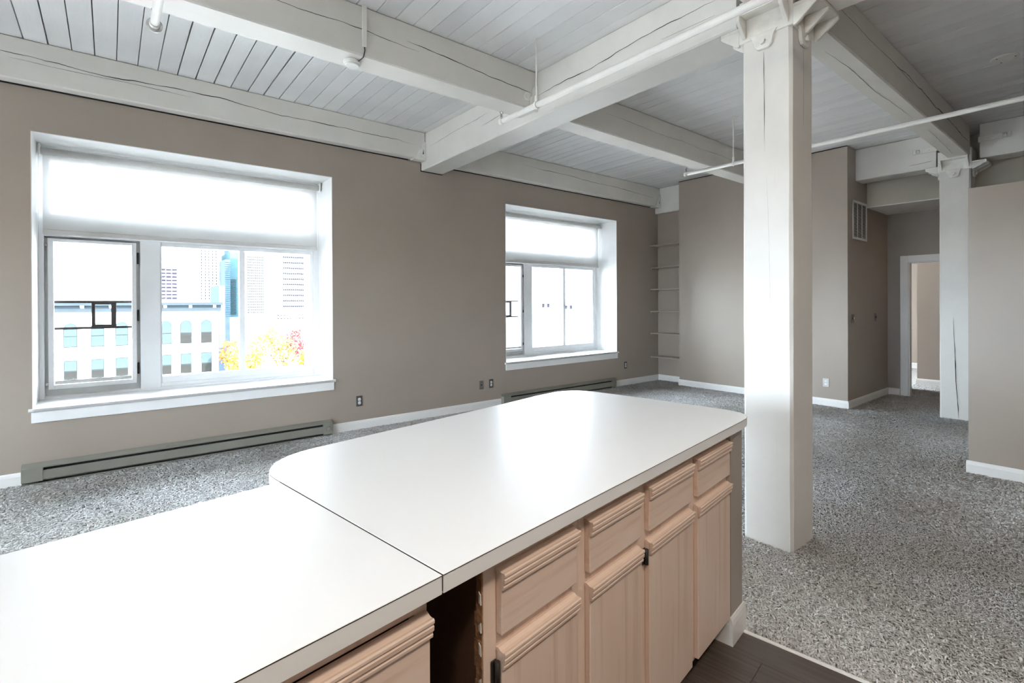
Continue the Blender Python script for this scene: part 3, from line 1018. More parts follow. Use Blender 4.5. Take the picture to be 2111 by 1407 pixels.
prism_obj('cheek', [(GX0 - 0.001, 3.185), (2.93, 3.185), (2.965, 3.23), (2.96, 3.30), (2.985, 3.315), (3.0, 3.40), (GX0 - 0.001, 3.44)], 1, 3.413, 3.425, 'iron', h, 0.003)
bm = bmesh.new()
tube(bm, (2.93, 3.416, 3.30), (2.93, 3.425, 3.30), 0.042, None, 20)
finish('ear', bm, 'iron', h, 0.002)
tube_obj('boss', (2.93, 3.410, 3.30), (2.93, 3.416, 3.30), 0.018, 'iron', h, 14)
# iron tie straps bolted to the hall girders
for lab, y0, y1, zz in (('iron tie strap on the girder right of the hall column', 0.90, 1.18, 3.37), ('iron tie strap on the girder left of the hall column', 1.56, 1.80, 3.36)):
    st = thing('tie_strap', lab, 'strap', (8.08, (y0 + y1) / 2, zz), 'iron tie straps')
    box('bar', 8.074, 8.086, y0, y1, zz - 0.032, zz + 0.032, 'iron', st, 0.003)
    yb = y0 + 0.05 if y0 < 1.2 else y1 - 0.05
    tube_obj('bolt', (8.074, yb, zz), (8.058, yb, zz), 0.026, 'iron', st, 4)
    tube_obj('bolt', (8.074, y1 - 0.08 if y0 < 1.2 else y0 + .08, zz), (8.064, y1 - 0.08 if y0 < 1.2 else y0 + .08, zz), 0.012, 'iron', st, 6)

# ------------------------------------------------------------------ sprinkler pipes
def sprinkler(label, x, z, yend, r, rod_y=None, ring=False):
    s = thing('sprinkler_pipe', label, 'pipe', (x, yend, z), 'sprinkler pipes')
    tube_obj('pipe', (x, YB, z), (x, yend, z), r, 'pipe', s, 20)
    if rod_y is not None:
        hg = tube_obj('hanger_rod', (x, rod_y, z + r), (x, rod_y, CEIL), 0.0055, 'pipe', s, 8)
        bm = bmesh.new()
        for i in range(20):
            a0, a1 = 2 * math.pi * i / 20, 2 * math.pi * (i + 1) / 20
            for ra, rb in ((r + 0.001, r + 0.005),):
                v_ = []
                for a in (a0, a1):
                    for rr in (ra, rb):
                        for yy in (rod_y - 0.011, rod_y + 0.011):
                            v_.append(bm.verts.new((x + math.cos(a) * rr, yy, z + math.sin(a) * rr * 1.08)))
                for f in ((0, 1, 5, 4), (2, 6, 7, 3), (0, 4, 6, 2), (1, 3, 7, 5)):
                    bm.faces.new([v_[i2] for i2 in f])
        finish('ring', bm, 'pipe', hg)
        box('clevis', x - 0.010, x + 0.010, rod_y - 0.012, rod_y + 0.012, z + r + 0.002, z + r + 0.055, 'pipe', hg, 0.003)
        tube_obj('flange', (x, rod_y, CEIL - 0.006), (x, rod_y, CEIL), 0.016, 'pipe', hg, 12)
    # end fitting and sprinkler head turned upward
    el = tube_obj('elbow', (x, yend - 0.03, z), (x, yend + 0.012, z), r * 1.14, 'pipe', s, 18)
    if ring:
        tube_obj('collar', (x, yend + 0.004, z), (x, yend + 0.016, z), r * 1.75, 'plate_steel', s, 24)
    hd = tube_obj('sprinkler_head', (x, yend - 0.008, z + r * 0.8), (x, yend - 0.008, z + r + 0.022), 0.011, 'chrome', s, 10)
    tube_obj('frame_arm', (x - 0.010, yend - 0.008, z + r + 0.02), (x - 0.013, yend - 0.008, z + r + 0.055), 0.0035, 'chrome', hd, 6)
    tube_obj('frame_arm', (x + 0.010, yend - 0.008, z + r + 0.02), (x + 0.013, yend - 0.008, z + r + 0.055), 0.0035, 'chrome', hd, 6)
    tube_obj('bulb', (x, yend - 0.008, z + r + 0.02), (x, yend - 0.008, z + r + 0.05), 0.003, 'rubber', hd, 6)
    tube_obj('deflector', (x, yend - 0.008, z + r + 0.055), (x, yend - 0.008, z + r + 0.059), 0.017, 'chrome', hd, 14)
    return s
sprinkler('white sprinkler pipe hung in front of the near girder', 2.655, 3.02, 3.45, 0.0225, 2.985)
sprinkler('white sprinkler pipe passing behind the near column towards the right', 5.535, 3.02, 3.475, 0.021, 2.865)
sprinkler('white sprinkler pipe end with a steel collar above the large window', 0.205, 3.02, 3.45, 0.0225, None, True)

# smoke alarm on the beam and its cable raceway
sm = thing('smoke_alarm', 'round white smoke alarm under the beam', 'smoke alarm', (1.375, 3.545, 3.2))
bm = bmesh.new()
tube(bm, (1.375, 3.545, 3.199), (1.375, 3.545, 3.172), 0.062, 0.060, 32)
finish('body', bm, 'plastic', sm, 0.004)
tube_obj('cover', (1.375, 3.545, 3.172), (1.375, 3.545, 3.162), 0.054, 'plastic', sm, 32, 0.046)
bm = bmesh.new()
pts_ = [(1.415, 3.417, 3.262), (1.417, 3.414, 3.24), (1.412, 3.43, 3.195), (1.405, 3.46, 3.188), (1.40, 3.49, 3.186)]
for a, b_ in zip(pts_, pts_[1:]):
    tube(bm, a, b_, 0.0035, None, 6)
finish('cable', bm, 'guard', sm)
rc = thing('cable_raceway', 'narrow white cable raceway running up the beam from the smoke alarm', 'raceway', (1.415, 3.418, 3.26))
box('channel', 1.399, 1.431, 3.409, 3.4225, 3.262, CEIL, 'pipe', rc, 0.002)
rp = thing('round_cover_plate', 'round white cover plate on the ceiling boards at upper right', 'cover plate', (6.06, 0.715, CEIL))
bm = bmesh.new()
tube(bm, (6.06, 0.715, CEIL), (6.06, 0.715, CEIL - 0.012), 0.095, 0.090, 32)
finish('disc', bm, 'pipe', rp, 0.003)
for a in (0.4, 2.5, 4.6):
    tube_obj('screw', (6.06 + .07 * math.cos(a), 0.715 + .07 * math.sin(a), CEIL - 0.011), (6.06 + .07 * math.cos(a), 0.715 + .07 * math.sin(a), CEIL - 0.0145), 0.006, 'plate_dark', rp, 8)

# ------------------------------------------------------------------ baseboard heaters
def heater(label, x0, x1):
    h = thing('baseboard_heater', label, 'heater', ((x0 + x1) / 2, WY - 0.035, -0.005), 'baseboard heaters')
    yf = WY - 0.068
    prism_obj('back_plate', [(WY - 0.0005, 0.0), (WY - 0.008, 0.0), (WY - 0.008, 0.155), (yf + 0.002, 0.148), (yf, 0.140), (yf + .004, 0.140), (WY - 0.008, 0.162), (WY - 0.0005, 0.166)], 0, x0 + 0.002, x1 - 0.002, 'heater', h)
    prism_obj('hood', [(WY - 0.008, 0.158), (yf + 0.003, 0.143), (yf, 0.133), (yf - 0.002, 0.134), (yf - 0.002, 0.146), (WY - 0.008, 0.168)], 0, x0, x1, 'heater', h)
    prism_obj('front_panel', [(yf + 0.010, 0.112), (yf, 0.110), (yf - 0.002, 0.04), (yf + 0.008, 0.030), (yf + 0.010, 0.032), (yf + 0.002, 0.042), (yf + 0.004, 0.106), (yf + 0.012, 0.108)], 0, x0 + 0.10, x1 - 0.105, 'heater', h)
    box('cavity', x0 + 0.1, x1 - 0.1, WY - 0.045, WY - 0.009, 0.012, 0.150, 'black', h)
    box('bottom_rail', x0, x1, yf + 0.004, WY - 0.002, -0.008, 0.012, 'heater', h, 0.002)
    box('end_cap', x0, x0 + 0.13, yf - 0.003, WY - 0.001, 0.028, 0.136, 'heater', h, 0.003)
    e = box('end_cap', x1 - 0.105, x1, yf - 0.003, WY - 0.001, 0.020, 0.140, 'heater', h, 0.003)
    tube_obj('knob', (x1 - 0.052, yf - 0.003, 0.082), (x1 - 0.052, yf - 0.018, 0.082), 0.024, 'heater', e, 24, 0.020)
    tube_obj('knob_ring', (x1 - 0.052, yf - 0.002, 0.082), (x1 - 0.052, yf - 0.006, 0.082), 0.030, 'plate_grey', e, 24)
    return h
heater('long taupe baseboard heater on the floor under the large window', -0.556, 1.917)
heater('long taupe baseboard heater on the floor under the far window', 4.30, 6.73)

# ------------------------------------------------------------------ outlets, switches, vent
def outlet_wall(label, x, z, plate='plate_dark', blank=False):
    o = thing('wall_outlet', label, 'outlet', (x, WY, z - 0.06), 'wall outlets')
    box('cover_plate', x - 0.036, x + 0.036, WY - 0.006, WY, z - 0.060, z + 0.060, plate, o, 0.003)
    for dz in (-0.02, 0.02):
        if blank:
            tube_obj('screw', (x, WY - 0.006, z + dz * 2), (x, WY - 0.008, z + dz * 2), 0.004, 'black', o, 8)
        else:
            rc_ = prism_obj('receptacle', [(x - 0.016, z + dz - 0.010), (x - 0.010, z + dz - 0.0165), (x + 0.010, z + dz - 0.0165), (x + 0.016, z + dz - 0.010), (x + 0.016, z + dz + 0.010), (x + 0.010, z + dz + 0.0165), (x - 0.010, z + dz + 0.0165), (x - 0.016, z + dz + 0.010)], 1, WY - 0.009, WY - 0.005, 'plastic', o)
            boxes('slots', [(x - 0.008, x - 0.0055, WY - 0.0095, WY - 0.0088, z + dz - 0.003, z + dz + 0.008), (x + 0.0055, x + 0.008, WY - 0.0095, WY - 0.0088, z + dz - 0.003, z + dz + 0.007), (x - 0.003, x + 0.003, WY - 0.0095, WY - 0.0088, z + dz - 0.011, z + dz - 0.006)], 'black', rc_)
    if blank:
        tube_obj('jack', (x, WY - 0.006, z), (x, WY - 0.0085, z), 0.010, 'black', o, 10)
outlet_wall('dark outlet plate with white sockets just right of the large window', 2.241, 0.327)
outlet_wall('grey jack plate without white sockets, between the two windows', 3.962, 0.330, 'plate_grey', True)
outlet_wall('dark outlet plate with white sockets right beside the grey jack plate', 4.128, 0.334)
outlet_wall('dark outlet plate with white sockets beside the shelf niche', 7.055, 0.352)
o = thing('wall_outlet', 'steel outlet plate on the pale back wall right of the column', 'outlet', (BX, 2.706, 0.27), 'wall outlets')
box('cover_plate', BX - 0.006, BX, 2.706 - 0.04, 2.706 + 0.04, 0.265, 0.385, 'plate_steel', o, 0.003)
for dz in (-0.021, 0.021):
    box('receptacle', BX - 0.009, BX - 0.005, 2.706 - 0.016, 2.706 + 0.016, 0.325 + dz - 0.015, 0.325 + dz + 0.015, 'plastic', o, 0.002)
for lab, x, hw in (('dark light switch near the outer corner of the hall wall', 7.955, 0.05), ('dark light switch deeper in the hall', 8.905, 0.036)):
    s = thing('light_switch', lab, 'switch', (x, HY, 1.155), 'light switches')
    p_ = box('cover_plate', x - hw, x + hw, HY - 0.006, HY, 1.155, 1.275, 'plate_grey', s, 0.003)
    for k_ in ((-0.023, 0.023) if hw > 0.04 else (0,)):
        box('toggle', x + k_ - 0.006, x + k_ + 0.006, HY - 0.018, HY - 0.005, 1.205, 1.232, 'plastic' if k_ > 0 else 'brownplastic', s, 0.002)
v_ = thing('air_return_grille', 'white metal air return grille high on the hall side wall', 'vent', (8.24, HY, 2.31))
gx0, gx1, gz0, gz1 = 7.955, 8.525, 2.31, 2.85
boxes('frame', [(gx0, gx0 + 0.035, HY - 0.010, HY, gz0, gz1), (gx1 - 0.035, gx1, HY - 0.010, HY, gz0, gz1), (gx0 + 0.035, gx1 - 0.035, HY - 0.010, HY, gz0, gz0 + 0.035), (gx0 + 0.035, gx1 - 0.035, HY - 0.010, HY, gz1 - 0.035, gz1)], 'plastic', v_, 0.002)
for xx in (8.145, 8.325):
    box('divider', xx - 0.006, xx + 0.006, HY - 0.009, HY - 0.001, gz0 + 0.035, gz1 - 0.035, 'plastic', v_)
box('backing', gx0 + 0.03, gx1 - 0.03, HY - 0.0012, HY - 0.0004, gz0 + 0.03, gz1 - 0.03, 'black', v_)
zz = gz0 + 0.042
first = None
while zz < gz1 - 0.042:
    if first is None:
        first = prism_obj('louvre', [(HY - 0.0085, zz), (HY - 0.0015, zz + 0.009), (HY - 0.0015, zz + 0.0105), (HY - 0.0085, zz + 0.0015)], 0, gx0 + 0.035, gx1 - 0.035, 'plastic', v_)
        z_first = zz
    else:
        share(first, 'louvre', v_, Matrix.Translation(Vector((0, 0, zz - z_first))) @ WM[first.name])
    zz += 0.0165

# ------------------------------------------------------------------ niche shelves
SHELF = ['topmost', 'second from the top', 'third from the top', 'third from the bottom', 'second from the bottom', 'lowest']
for i, zc in enumerate((2.492, 2.086, 1.686, 1.282, 0.88, 0.453)):
    s = thing('niche_shelf', 'taupe painted wooden shelf in the corner niche, %s' % SHELF[i], 'shelf', (7.9, 5.31, zc), 'niche shelves')
    box('board', BX + 0.004, 8.019, 5.006, WY - 0.001, zc - 0.010, zc + 0.010, 'wall', s, 0.0015)
    box('cleat', BX + 0.03, 8.019, WY - 0.019, WY - 0.001, zc - 0.034, zc - 0.010, 'wall', s, 0.001)
    box('cleat', BX + 0.03, 8.019, 5.006, 5.024, zc - 0.034, zc - 0.010, 'wall', s, 0.001)

# ------------------------------------------------------------------ hall door
cs = bpy.data.objects.new('door_1', None)
link(cs, None, Matrix.Translation((HX, (DY0 + DY1) / 2, 0)))
tag(cs, kind='structure')
cw = 0.095
boxes('casing', [(HX - 0.018, HX, DY1 - 0.004, DY1 + cw, -0.01, DZ + cw), (HX - 0.018, HX, DY0 - cw, DY0 + 0.004, -0.01, DZ + cw), (HX - 0.018, HX, DY0 + 0.004, DY1 - 0.004, DZ - 0.004, DZ + cw)], 'trim', cs, 0.003)
boxes('jamb', [(HX, HX + 0.11, DY1 - 0.018, DY1 + 0.0, -0.01, DZ), (HX, HX + 0.11, DY0, DY0 + 0.018, -0.01, DZ), (HX, HX + 0.11, DY0 + 0.018, DY1 - 0.018, DZ - 0.018, DZ)], 'trim', cs, 0.002)
# the leaf, swung wide open into the bedroom
ang = math.atan2(0.235, 0.80)
XF[0] = Matrix.Translation((HX + 0.115, DY1 - 0.004, 0)) @ Matrix.Rotation(ang, 4, 'Z')
lf = box('door_leaf', 0.0, 0.78, 0.0, 0.036, 0.012, DZ - 0.022, 'trim', cs, 0.002)
hl = box('rose', 0.70, 0.745, -0.008, 0.0, 0.985, 1.03, 'plate_steel', lf, 0.002)
tube_obj('spindle', (0.722, -0.004, 1.008), (0.722, -0.055, 1.008), 0.009, 'plate_steel', lf, 10)
tube_obj('lever', (0.722, -0.050, 1.008), (0.61, -0.054, 1.008), 0.009, 'plate_steel', lf, 10)
XF[0] = IDENT

# ------------------------------------------------------------------ kitchen peninsula (frame turned by PEN)
XF[0] = PEN
KV = 0.951
CT, CB = 0.940, 0.899
VF = 0.736
# main counter outline read from the photograph, scaled to the counter height
raw = [(0.6345, 0.774), (2.36, 0.774)]
raw += [(2.43, 0.777), (2.475, 0.787), (2.510, 0.807), (2.538, 0.838), (2.553, 0.875), (2.560, 0.92)]
raw += [(2.566, 1.10), (2.566, 1.30), (2.560, 1.50), (2.553, 1.62)]
for i in range(9):
    a = math.pi / 2 * i / 8
    raw.append((2.37 + 0.183 * math.cos(a), 1.675 + 0.185 * math.sin(a)))
raw += [(2.2, 1.861), (1.977, 1.846), (1.462, 1.828), (0.971, 1.812), (0.86, 1.808)]
for i in range(1, 9):
    a = math.pi / 2 * i / 8
    raw.append((0.86 - 0.225 * math.sin(a), 1.588 + 0.218 * math.cos(a)))
OUT = [(u * KV, v * KV) for u, v in raw]
def counter(name, label, outline):
    c = thing(name, label, 'countertop', (sum(p[0] for p in outline) / len(outline), sum(p[1] for p in outline) / len(outline), CB), 'counter pieces')
    bm = bmesh.new()
    prism(bm, outline, 2, CB + 0.004, CT)
    top = finish('slab', bm, 'laminate', c, 0.0012)
    return c
c1 = counter('countertop', 'wide white laminate countertop with rounded corners, the far piece', OUT)
# thin dark seam of the laminate edge, under the top sheet
def seam(parent, outline, closed, z=CT - 0.0016, w=0.0007):
    bm = bmesh.new()
    n_ = len(outline)
    cx_ = sum(p[0] for p in outline) / n_
    cy_ = sum(p[1] for p in outline) / n_
    for i in range(n_ if closed else n_ - 1):
        a, b_ = Vector(outline[i]), Vector(outline[(i + 1) % n_])
        d = (b_ - a)
        if d.length < 1e-6:
            continue
        nn = Vector((d.y, -d.x)).normalized() * 0.0006
        q4 = [(a + nn, z - w), (b_ + nn, z - w), (b_ + nn, z + w), (a + nn, z + w)]
        vs4 = [bm.verts.new((p.x, p.y, zz)) for p, zz in q4]
        in4 = [bm.verts.new((p.x - nn.x, p.y - nn.y, zz)) for p, zz in q4]
        bm.faces.new(vs4)
        for k_ in range(4):
            bm.faces.new((vs4[k_], vs4[(k_ + 1) % 4], in4[(k_ + 1) % 4], in4[k_]))
    return finish('laminate_seam', bm, 'crack', parent)
seam(c1, OUT, True)
LU = 0.6325 * KV - 0.0010
OUTL = [(-1.6, VF), (LU, VF), (LU, 1.540 * KV), (-1.6, 1.534 * KV)]
c2 = counter('countertop', 'straight white laminate countertop in the left foreground, the near piece', OUTL)
seam(c2, OUTL, True)
# dark joint line between both pieces
box('joint_strip', LU + 0.0001, LU + 0.0012, VF + 0.0005, 1.540 * KV, CB + 0.01, CT - 0.0008, 'crack', c2)

FV = 0.779           # face frame front
def sz(z): return 1.45 + (z - 1.45) * KV

def front(name, u0, u1, z0, z1, parent, mat):
    """overlay drawer or door front: slab with a milled pull moulding along its top edge"""
    t_ = 0.018
    f = box(name, u0, u1, FV - t_, FV, z0, z1 - 0.004, mat, parent, 0.003, 2)
    v0 = FV - t_
    # profile (v,z) of the moulding: cove on top, two beads on the front
    pr = [(FV - 0.0005, z1), (v0 + 0.010, z1 + 0.001), (v0 + 0.002, z1 - 0.004), (v0 - 0.004, z1 - 0.005), (v0 - 0.010, z1 - 0.004), (v0 - 0.0125, z1 - 0.007), (v0 - 0.0125, z1 - 0.012),
          (v0 - 0.0095, z1 - 0.0145), (v0 - 0.0095, z1 - 0.0165), (v0 - 0.0115, z1 - 0.019), (v0 - 0.0105, z1 - 0.027), (v0 - 0.0065, z1 - 0.031), (v0 - 0.0065, z1 - 0.033),
          (v0 - 0.0080, z1 - 0.0355), (v0 - 0.0070, z1 - 0.041), (v0 - 0.0005, z1 - 0.044), (v0 - 0.0005, z1 - 0.010), (FV - 0.0005, z1 - 0.008)]
    prism_obj('pull_moulding', pr, 0, u0 - 0.001, u1 + 0.001, 'maple_h', f)
    return f

def hinge(parent, u, z):
    h_ = tube_obj('hinge', (u, FV - 0.010, z - 0.024), (u, FV - 0.010, z + 0.024), 0.0065, 'rubber', parent, 10)
    boxes('hinge_leaf', [(u - 0.012, u + 0.004, FV - 0.004, FV - 0.0005, z - 0.026, z + 0.026)], 'rubber', h_, 0.001)

def cabinet(label, u0, u1, fronts, stiles):
    c = thing('base_cabinet', label, 'cabinet', ((u0 + u1) / 2, 1.05, 0.0), 'maple base cabinets')
    VB = 1.36
    boxes('carcass', [(u0, u0 + 0.016, FV + 0.019, VB, 0.105, CB + 0.003), (u1 - 0.016, u1, FV + 0.019, VB, 0.105, CB + 0.003), (u0 + 0.016, u1 - 0.016, VB - 0.012, VB, 0.105, CB + 0.003),
                      (u0 + 0.016, u1 - 0.016, FV + 0.019, VB - 0.012, 0.105, 0.123)], 'darkwood', c)
    fr_ = [(u0, u1, FV, FV + 0.019, 0.86, CB + 0.003), (u0, u1, FV, FV + 0.019, 0.105, 0.145), (u0, u1, FV, FV + 0.019, 0.680, 0.735)]
    for a, b_ in stiles:
        fr_.append((a, b_, FV + 0.0002, FV + 0.0188, 0.107, CB + 0.001))
    boxes('face_frame', fr_, 'maple_v', c, 0.001)
    box('toe_kick', u0, u1, FV + 0.055, FV + 0.07, -0.004, 0.105, 'toe', c)
    for (kind, a, b_, hside) in fronts:
        if kind == 'drawer':
            front('drawer', a, b_, 0.722, 0.866, c, 'maple_h')
        else:
            d_ = front('door', a, b_, 0.115, 0.692, c, 'maple_v')
            if hside:
                hinge(d_, a - 0.006 if hside < 0 else b_ + 0.006, sz(0.60))
    return c
U = [0.748, 0.786, 1.069, 1.128, 1.409, 1.463, 1.790, 1.842, 2.175]
uA0 = 0.748
split1, split2 = (U[2] + U[3]) / 2, (U[6] + U[7]) / 2
cb1 = cabinet('narrow maple base cabinet right of the open gap, drawer over one door', uA0, split1, [('drawer', U[1], U[2], 0), ('door', U[1], U[2], -1)], [(uA0, U[1] + 0.012), (U[2] - 0.012, split1)])
# torn veneer strip along the raw edge towards the gap
bm = bmesh.new()
rn = random.Random(5)
for i in range(26):
    z_ = 0.14 + i * 0.029
    d0 = 0.016 + 0.02 * abs(noise.noise(Vector((i * .7, 3, 1)))) + 0.006 * rn.random()
    B(bm, uA0 - 0.003 - 0.0015 * rn.random(), uA0 + 0.001, FV + 0.001, FV + d0, z_, z_ + 0.0292)
finish('torn_veneer', bm, 'chip', cb1)
for i, z_ in enumerate((0.62, 0.69, 0.74, 0.80)):
    prism_obj('paint_fleck', [(FV + 0.002, z_), (FV + 0.008, z_ + 0.004), (FV + 0.009, z_ + 0.016 + 0.012 * (i % 2)), (FV + 0.003, z_ + 0.022)], 0, uA0 - 0.0062, uA0 - 0.0035, 'trim', cb1)
cabinet('wide maple base cabinet in the middle, two drawers over two doors', split1, split2, [('drawer', U[3], U[4], 0), ('drawer', U[5], U[6], 0), ('door', U[3], U[4], 0), ('door', U[5], U[6], -1)],
        [(split1, U[3] + 0.012), (U[4] - 0.012, U[5] + 0.012), (U[6] - 0.012, split2)])
PU0 = 2.181
cabinet('maple base cabinet at the end of the peninsula, drawer over one door', split2, PU0, [('drawer', U[7], U[8], 0), ('door', U[7], U[8], 0)], [(split2, U[7] + 0.012), (U[8] - 0.012, PU0)])
# cabinet left of the gap
c0 = thing('base_cabinet', 'maple base cabinet left of the open gap, under the near countertop', 'cabinet', (0.2, 1.05, 0), 'maple base cabinets')
u0, u1 = -0.30, 0.597
boxes('carcass', [(u0, u0 + 0.016, FV + 0.019, 1.36, 0.105, CB + 0.003), (u1 - 0.016, u1, FV + 0.019, 1.36, 0.105, CB + 0.003), (u0 + 0.016, u1 - 0.016, 1.348, 1.36, 0.105, CB + 0.003), (u0 + 0.016, u1 - 0.016, FV + 0.019, 1.348, 0.105, 0.123)], 'darkwood', c0)
boxes('face_frame', [(u0, u1, FV, FV + 0.019, 0.862, CB + 0.003), (u0, u1, FV, FV + 0.019, 0.105, 0.145), (u0, u1, FV, FV + 0.019, 0.67, 0.71), (u1 - 0.03, u1, FV + 0.0002, FV + 0.0188, 0.107, CB + 0.001), (u0, u0 + 0.05, FV + 0.0002, FV + 0.0188, 0.107, CB + 0.001), (0.12, 0.17, FV + 0.0002, FV + 0.0188, 0.107, CB + 0.001)], 'maple_v', c0, 0.001)
box('toe_kick', u0, u1, FV + 0.055, FV + 0.07, -0.004, 0.105, 'toe', c0)
for a, b_ in ((-0.26, 0.135), (0.16, 0.591)):
    front('drawer', a, b_, 0.720, 0.860, c0, 'maple_h')
    front('door', a, b_, 0.115, 0.690, c0, 'maple_v')
# the gap's own back
# half wall behind and at the end of the cabinets
pony = bmesh.new()
prism(pony, [(PU0 + 0.001, 0.762), (2.322, 0.762), (2.322, 1.48), (0.10, 1.48), (0.10, 1.375), (PU0 + 0.001, 1.375)], 2, -0.01, CB + 0.003)
pw_ = finish('wall_peninsula', pony, 'wall')
pw_['kind'] = 'structure'
bm = bmesh.new()
h_ = 0.118
prism(bm, [(0.762 - p, q_) for p, q_ in base_profile(0.013, h_)], 0, PU0 - 0.013, 2.335)
prism(bm, [(PU0 - p, q_) for p, q_ in base_profile(0.013, h_)], 1, 0.7622, 0.832)
prism(bm, [(2.322 + p, q_) for p, q_ in base_profile(0.013, h_)], 1, 0.7622, 1.48)
prism(bm, [(1.48 + p, q_) for p, q_ in base_profile(0.013, h_)], 0, 0.10, 2.335)
bb = finish('baseboard_peninsula', bm, 'trim')
bb['kind'] = 'structure'
XF[0] = IDENT

# ------------------------------------------------------------------ lamps out of view: hall lamp, plus added kitchen and bedroom fill
def add_unseen_lamp(label, x, y, z, power, col, r=0.17):
    l = thing('unseen_lamp', label, 'lamp', (x, y, z), 'flush ceiling lamps')
    bm = bmesh.new()
    tube(bm, (x, y, z), (x, y, z - 0.03), r, r, 28)
    finish('base', bm, 'plate_steel', l)
    ld = bpy.data.lights.new('lamp_light', 'AREA')
    ld.shape = 'DISK'
    ld.size = r * 1.8
    ld.energy = power
    ld.color = col
    lo = bpy.data.objects.new('lamp_light', ld)
    link(lo, l, Matrix.Translation((x, y, z - 0.04)))
add_unseen_lamp('added fill lamp over the kitchen aisle, nearer the counter', 0.9, -0.9, CEIL, 2.0, (1.0, 0.90, 0.79))  # unseen fill, added to lift the cabinet fronts and counter edge
add_unseen_lamp('added fill lamp over the kitchen aisle, nearer the left wall', -1.2, -0.9, CEIL, 1.2, (1.0, 0.90, 0.79))  # second unseen fill, added for the kitchen side
add_unseen_lamp('added fill lamp in the bedroom beyond the hall door', 10.3, 4.0, CEIL, 4.0, (0.9, 0.95, 1.0))  # unseen fill, added to brighten the walls past the door
add_unseen_lamp('flush ceiling lamp in the hall', 9.1, 0.9, 2.80, 0.12, (1.0, 0.72, 0.48))

# ------------------------------------------------------------------ outdoors
GZ = -17.0
gr = box('ground', -500, 700, -400, 900, GZ - 1, GZ, 'street')
gr['kind'] = 'structure'
# pale stone building with a bracketed cornice and arched windows
fa = R(-6.6)
fd = Vector((math.cos(fa), math.sin(fa), 0))
fn = Vector((math.sin(fa), -math.cos(fa), 0))      # towards us
FO = atdepth(145, 690, 56.0)
FM = Matrix((fd, -fn, Vector((0, 0, 1)))).transposed().to_4x4()
FM.translation = Vector((FO.x, FO.y, 0))
def fhit(px, py):
    d = ray(px, py)
    tt = (FO - CAM).dot(fn) / d.dot(fn)
    P = FM.inverted() @ (CAM + d * tt)
    return P.x, P.z
XF[0] = FM
s1, ztop = fhit(459, 622)
s0 = fhit(-60, 622)[0]
bld = thing('stone_building', 'pale stone building with a grey bracketed cornice and arched windows outside', 'building', ((s0 + s1) / 2, 8, GZ))
zc = fhit(300, 643)[1]
zt = fhit(300, 623)[1]
box('wall', s0, s1 - 0.5, 0, 16, GZ, zt - 0.3, 'stone', bld)
co = box('cornice', s0, s1 - 0.2, -0.55, 0.01, zc + 0.05, zt - 0.35, 'cornice', bld)
box('cornice_top', s0, s1, -0.95, 16.2, zt - 0.35, zt, 'cornice', bld)
s = s1 - 0.9
first = None
while s > s0:
    if first is None:
        first = prism_obj('bracket', [(-0.9, zt - 0.36), (0.0, zt - 0.36), (0.0, zc - 0.2), (-0.25, zc - 0.1), (-0.5, zc + 0.45)], 0, s - 0.16, s + 0.16, 'stone', bld)
        sf = s
    else:
        share(first, 'bracket', bld, FM @ Matrix.Translation((s - sf, 0, 0)) @ FM.inverted() @ WM[first.name])
    s -= 2.55
def arch_window(c, w, z0, z1, arched, dark):
    pts = [(c - w / 2, z0), (c + w / 2, z0)]
    if arched:
        for i in range(9):
            a = math.pi * i / 8
            pts.append((c + w / 2 * math.cos(a), z1 - w / 2 + w / 2 * math.sin(a)))
    else:
        pts += [(c + w / 2, z1), (c - w / 2, z1)]
    wi = prism_obj('window', pts, 1, -0.06, 0.02, 'sash_dark', bld)
    k_ = 0.90
    zm = z0 + (z1 - z0) * 0.45
    box('pane', c - w / 2 * k_, c + w / 2 * k_, -0.10, -0.055, z0 + 0.08, zm - 0.05, 'panes_dark' if dark else 'panes', wi)
    pt2 = [(c - w / 2 * k_, zm + 0.05), (c + w / 2 * k_, zm + 0.05)]
    if arched:
        for i in range(9):
            a = math.pi * i / 8
            pt2.append((c + w / 2 * k_ * math.cos(a), z1 - w / 2 + w / 2 * k_ * math.sin(a)))
    else:
        pt2 += [(c + w / 2 * k_, z1 - 0.09), (c - w / 2 * k_, z1 - 0.09)]
    prism_obj('pane', pt2, 1, -0.10, -0.055, 'panes', wi)
cols = [(145.5, 0), (201.5, 0), (251.4, 0), (297, 0), (342, 0), (383.6, 1), (425.7, 1)]
for i, (px, dk) in enumerate(cols):
    f_ = (px - 145.5) / (425.7 - 145.5)
    c_, za0 = fhit(px, 716 + f_ * (706 - 716))
    za1 = fhit(px, 666 + f_ * (658 - 666))[1]
    zb0 = fhit(px, 783 + f_ * (766 - 783))[1]
    zb1 = fhit(px, 743 + f_ * (725 - 743))[1]
    arch_window(c_, 1.2, za0, za1, True, dk)
    arch_window(c_, 1.15, zb0, zb1, False, 1)
XF[0] = IDENT

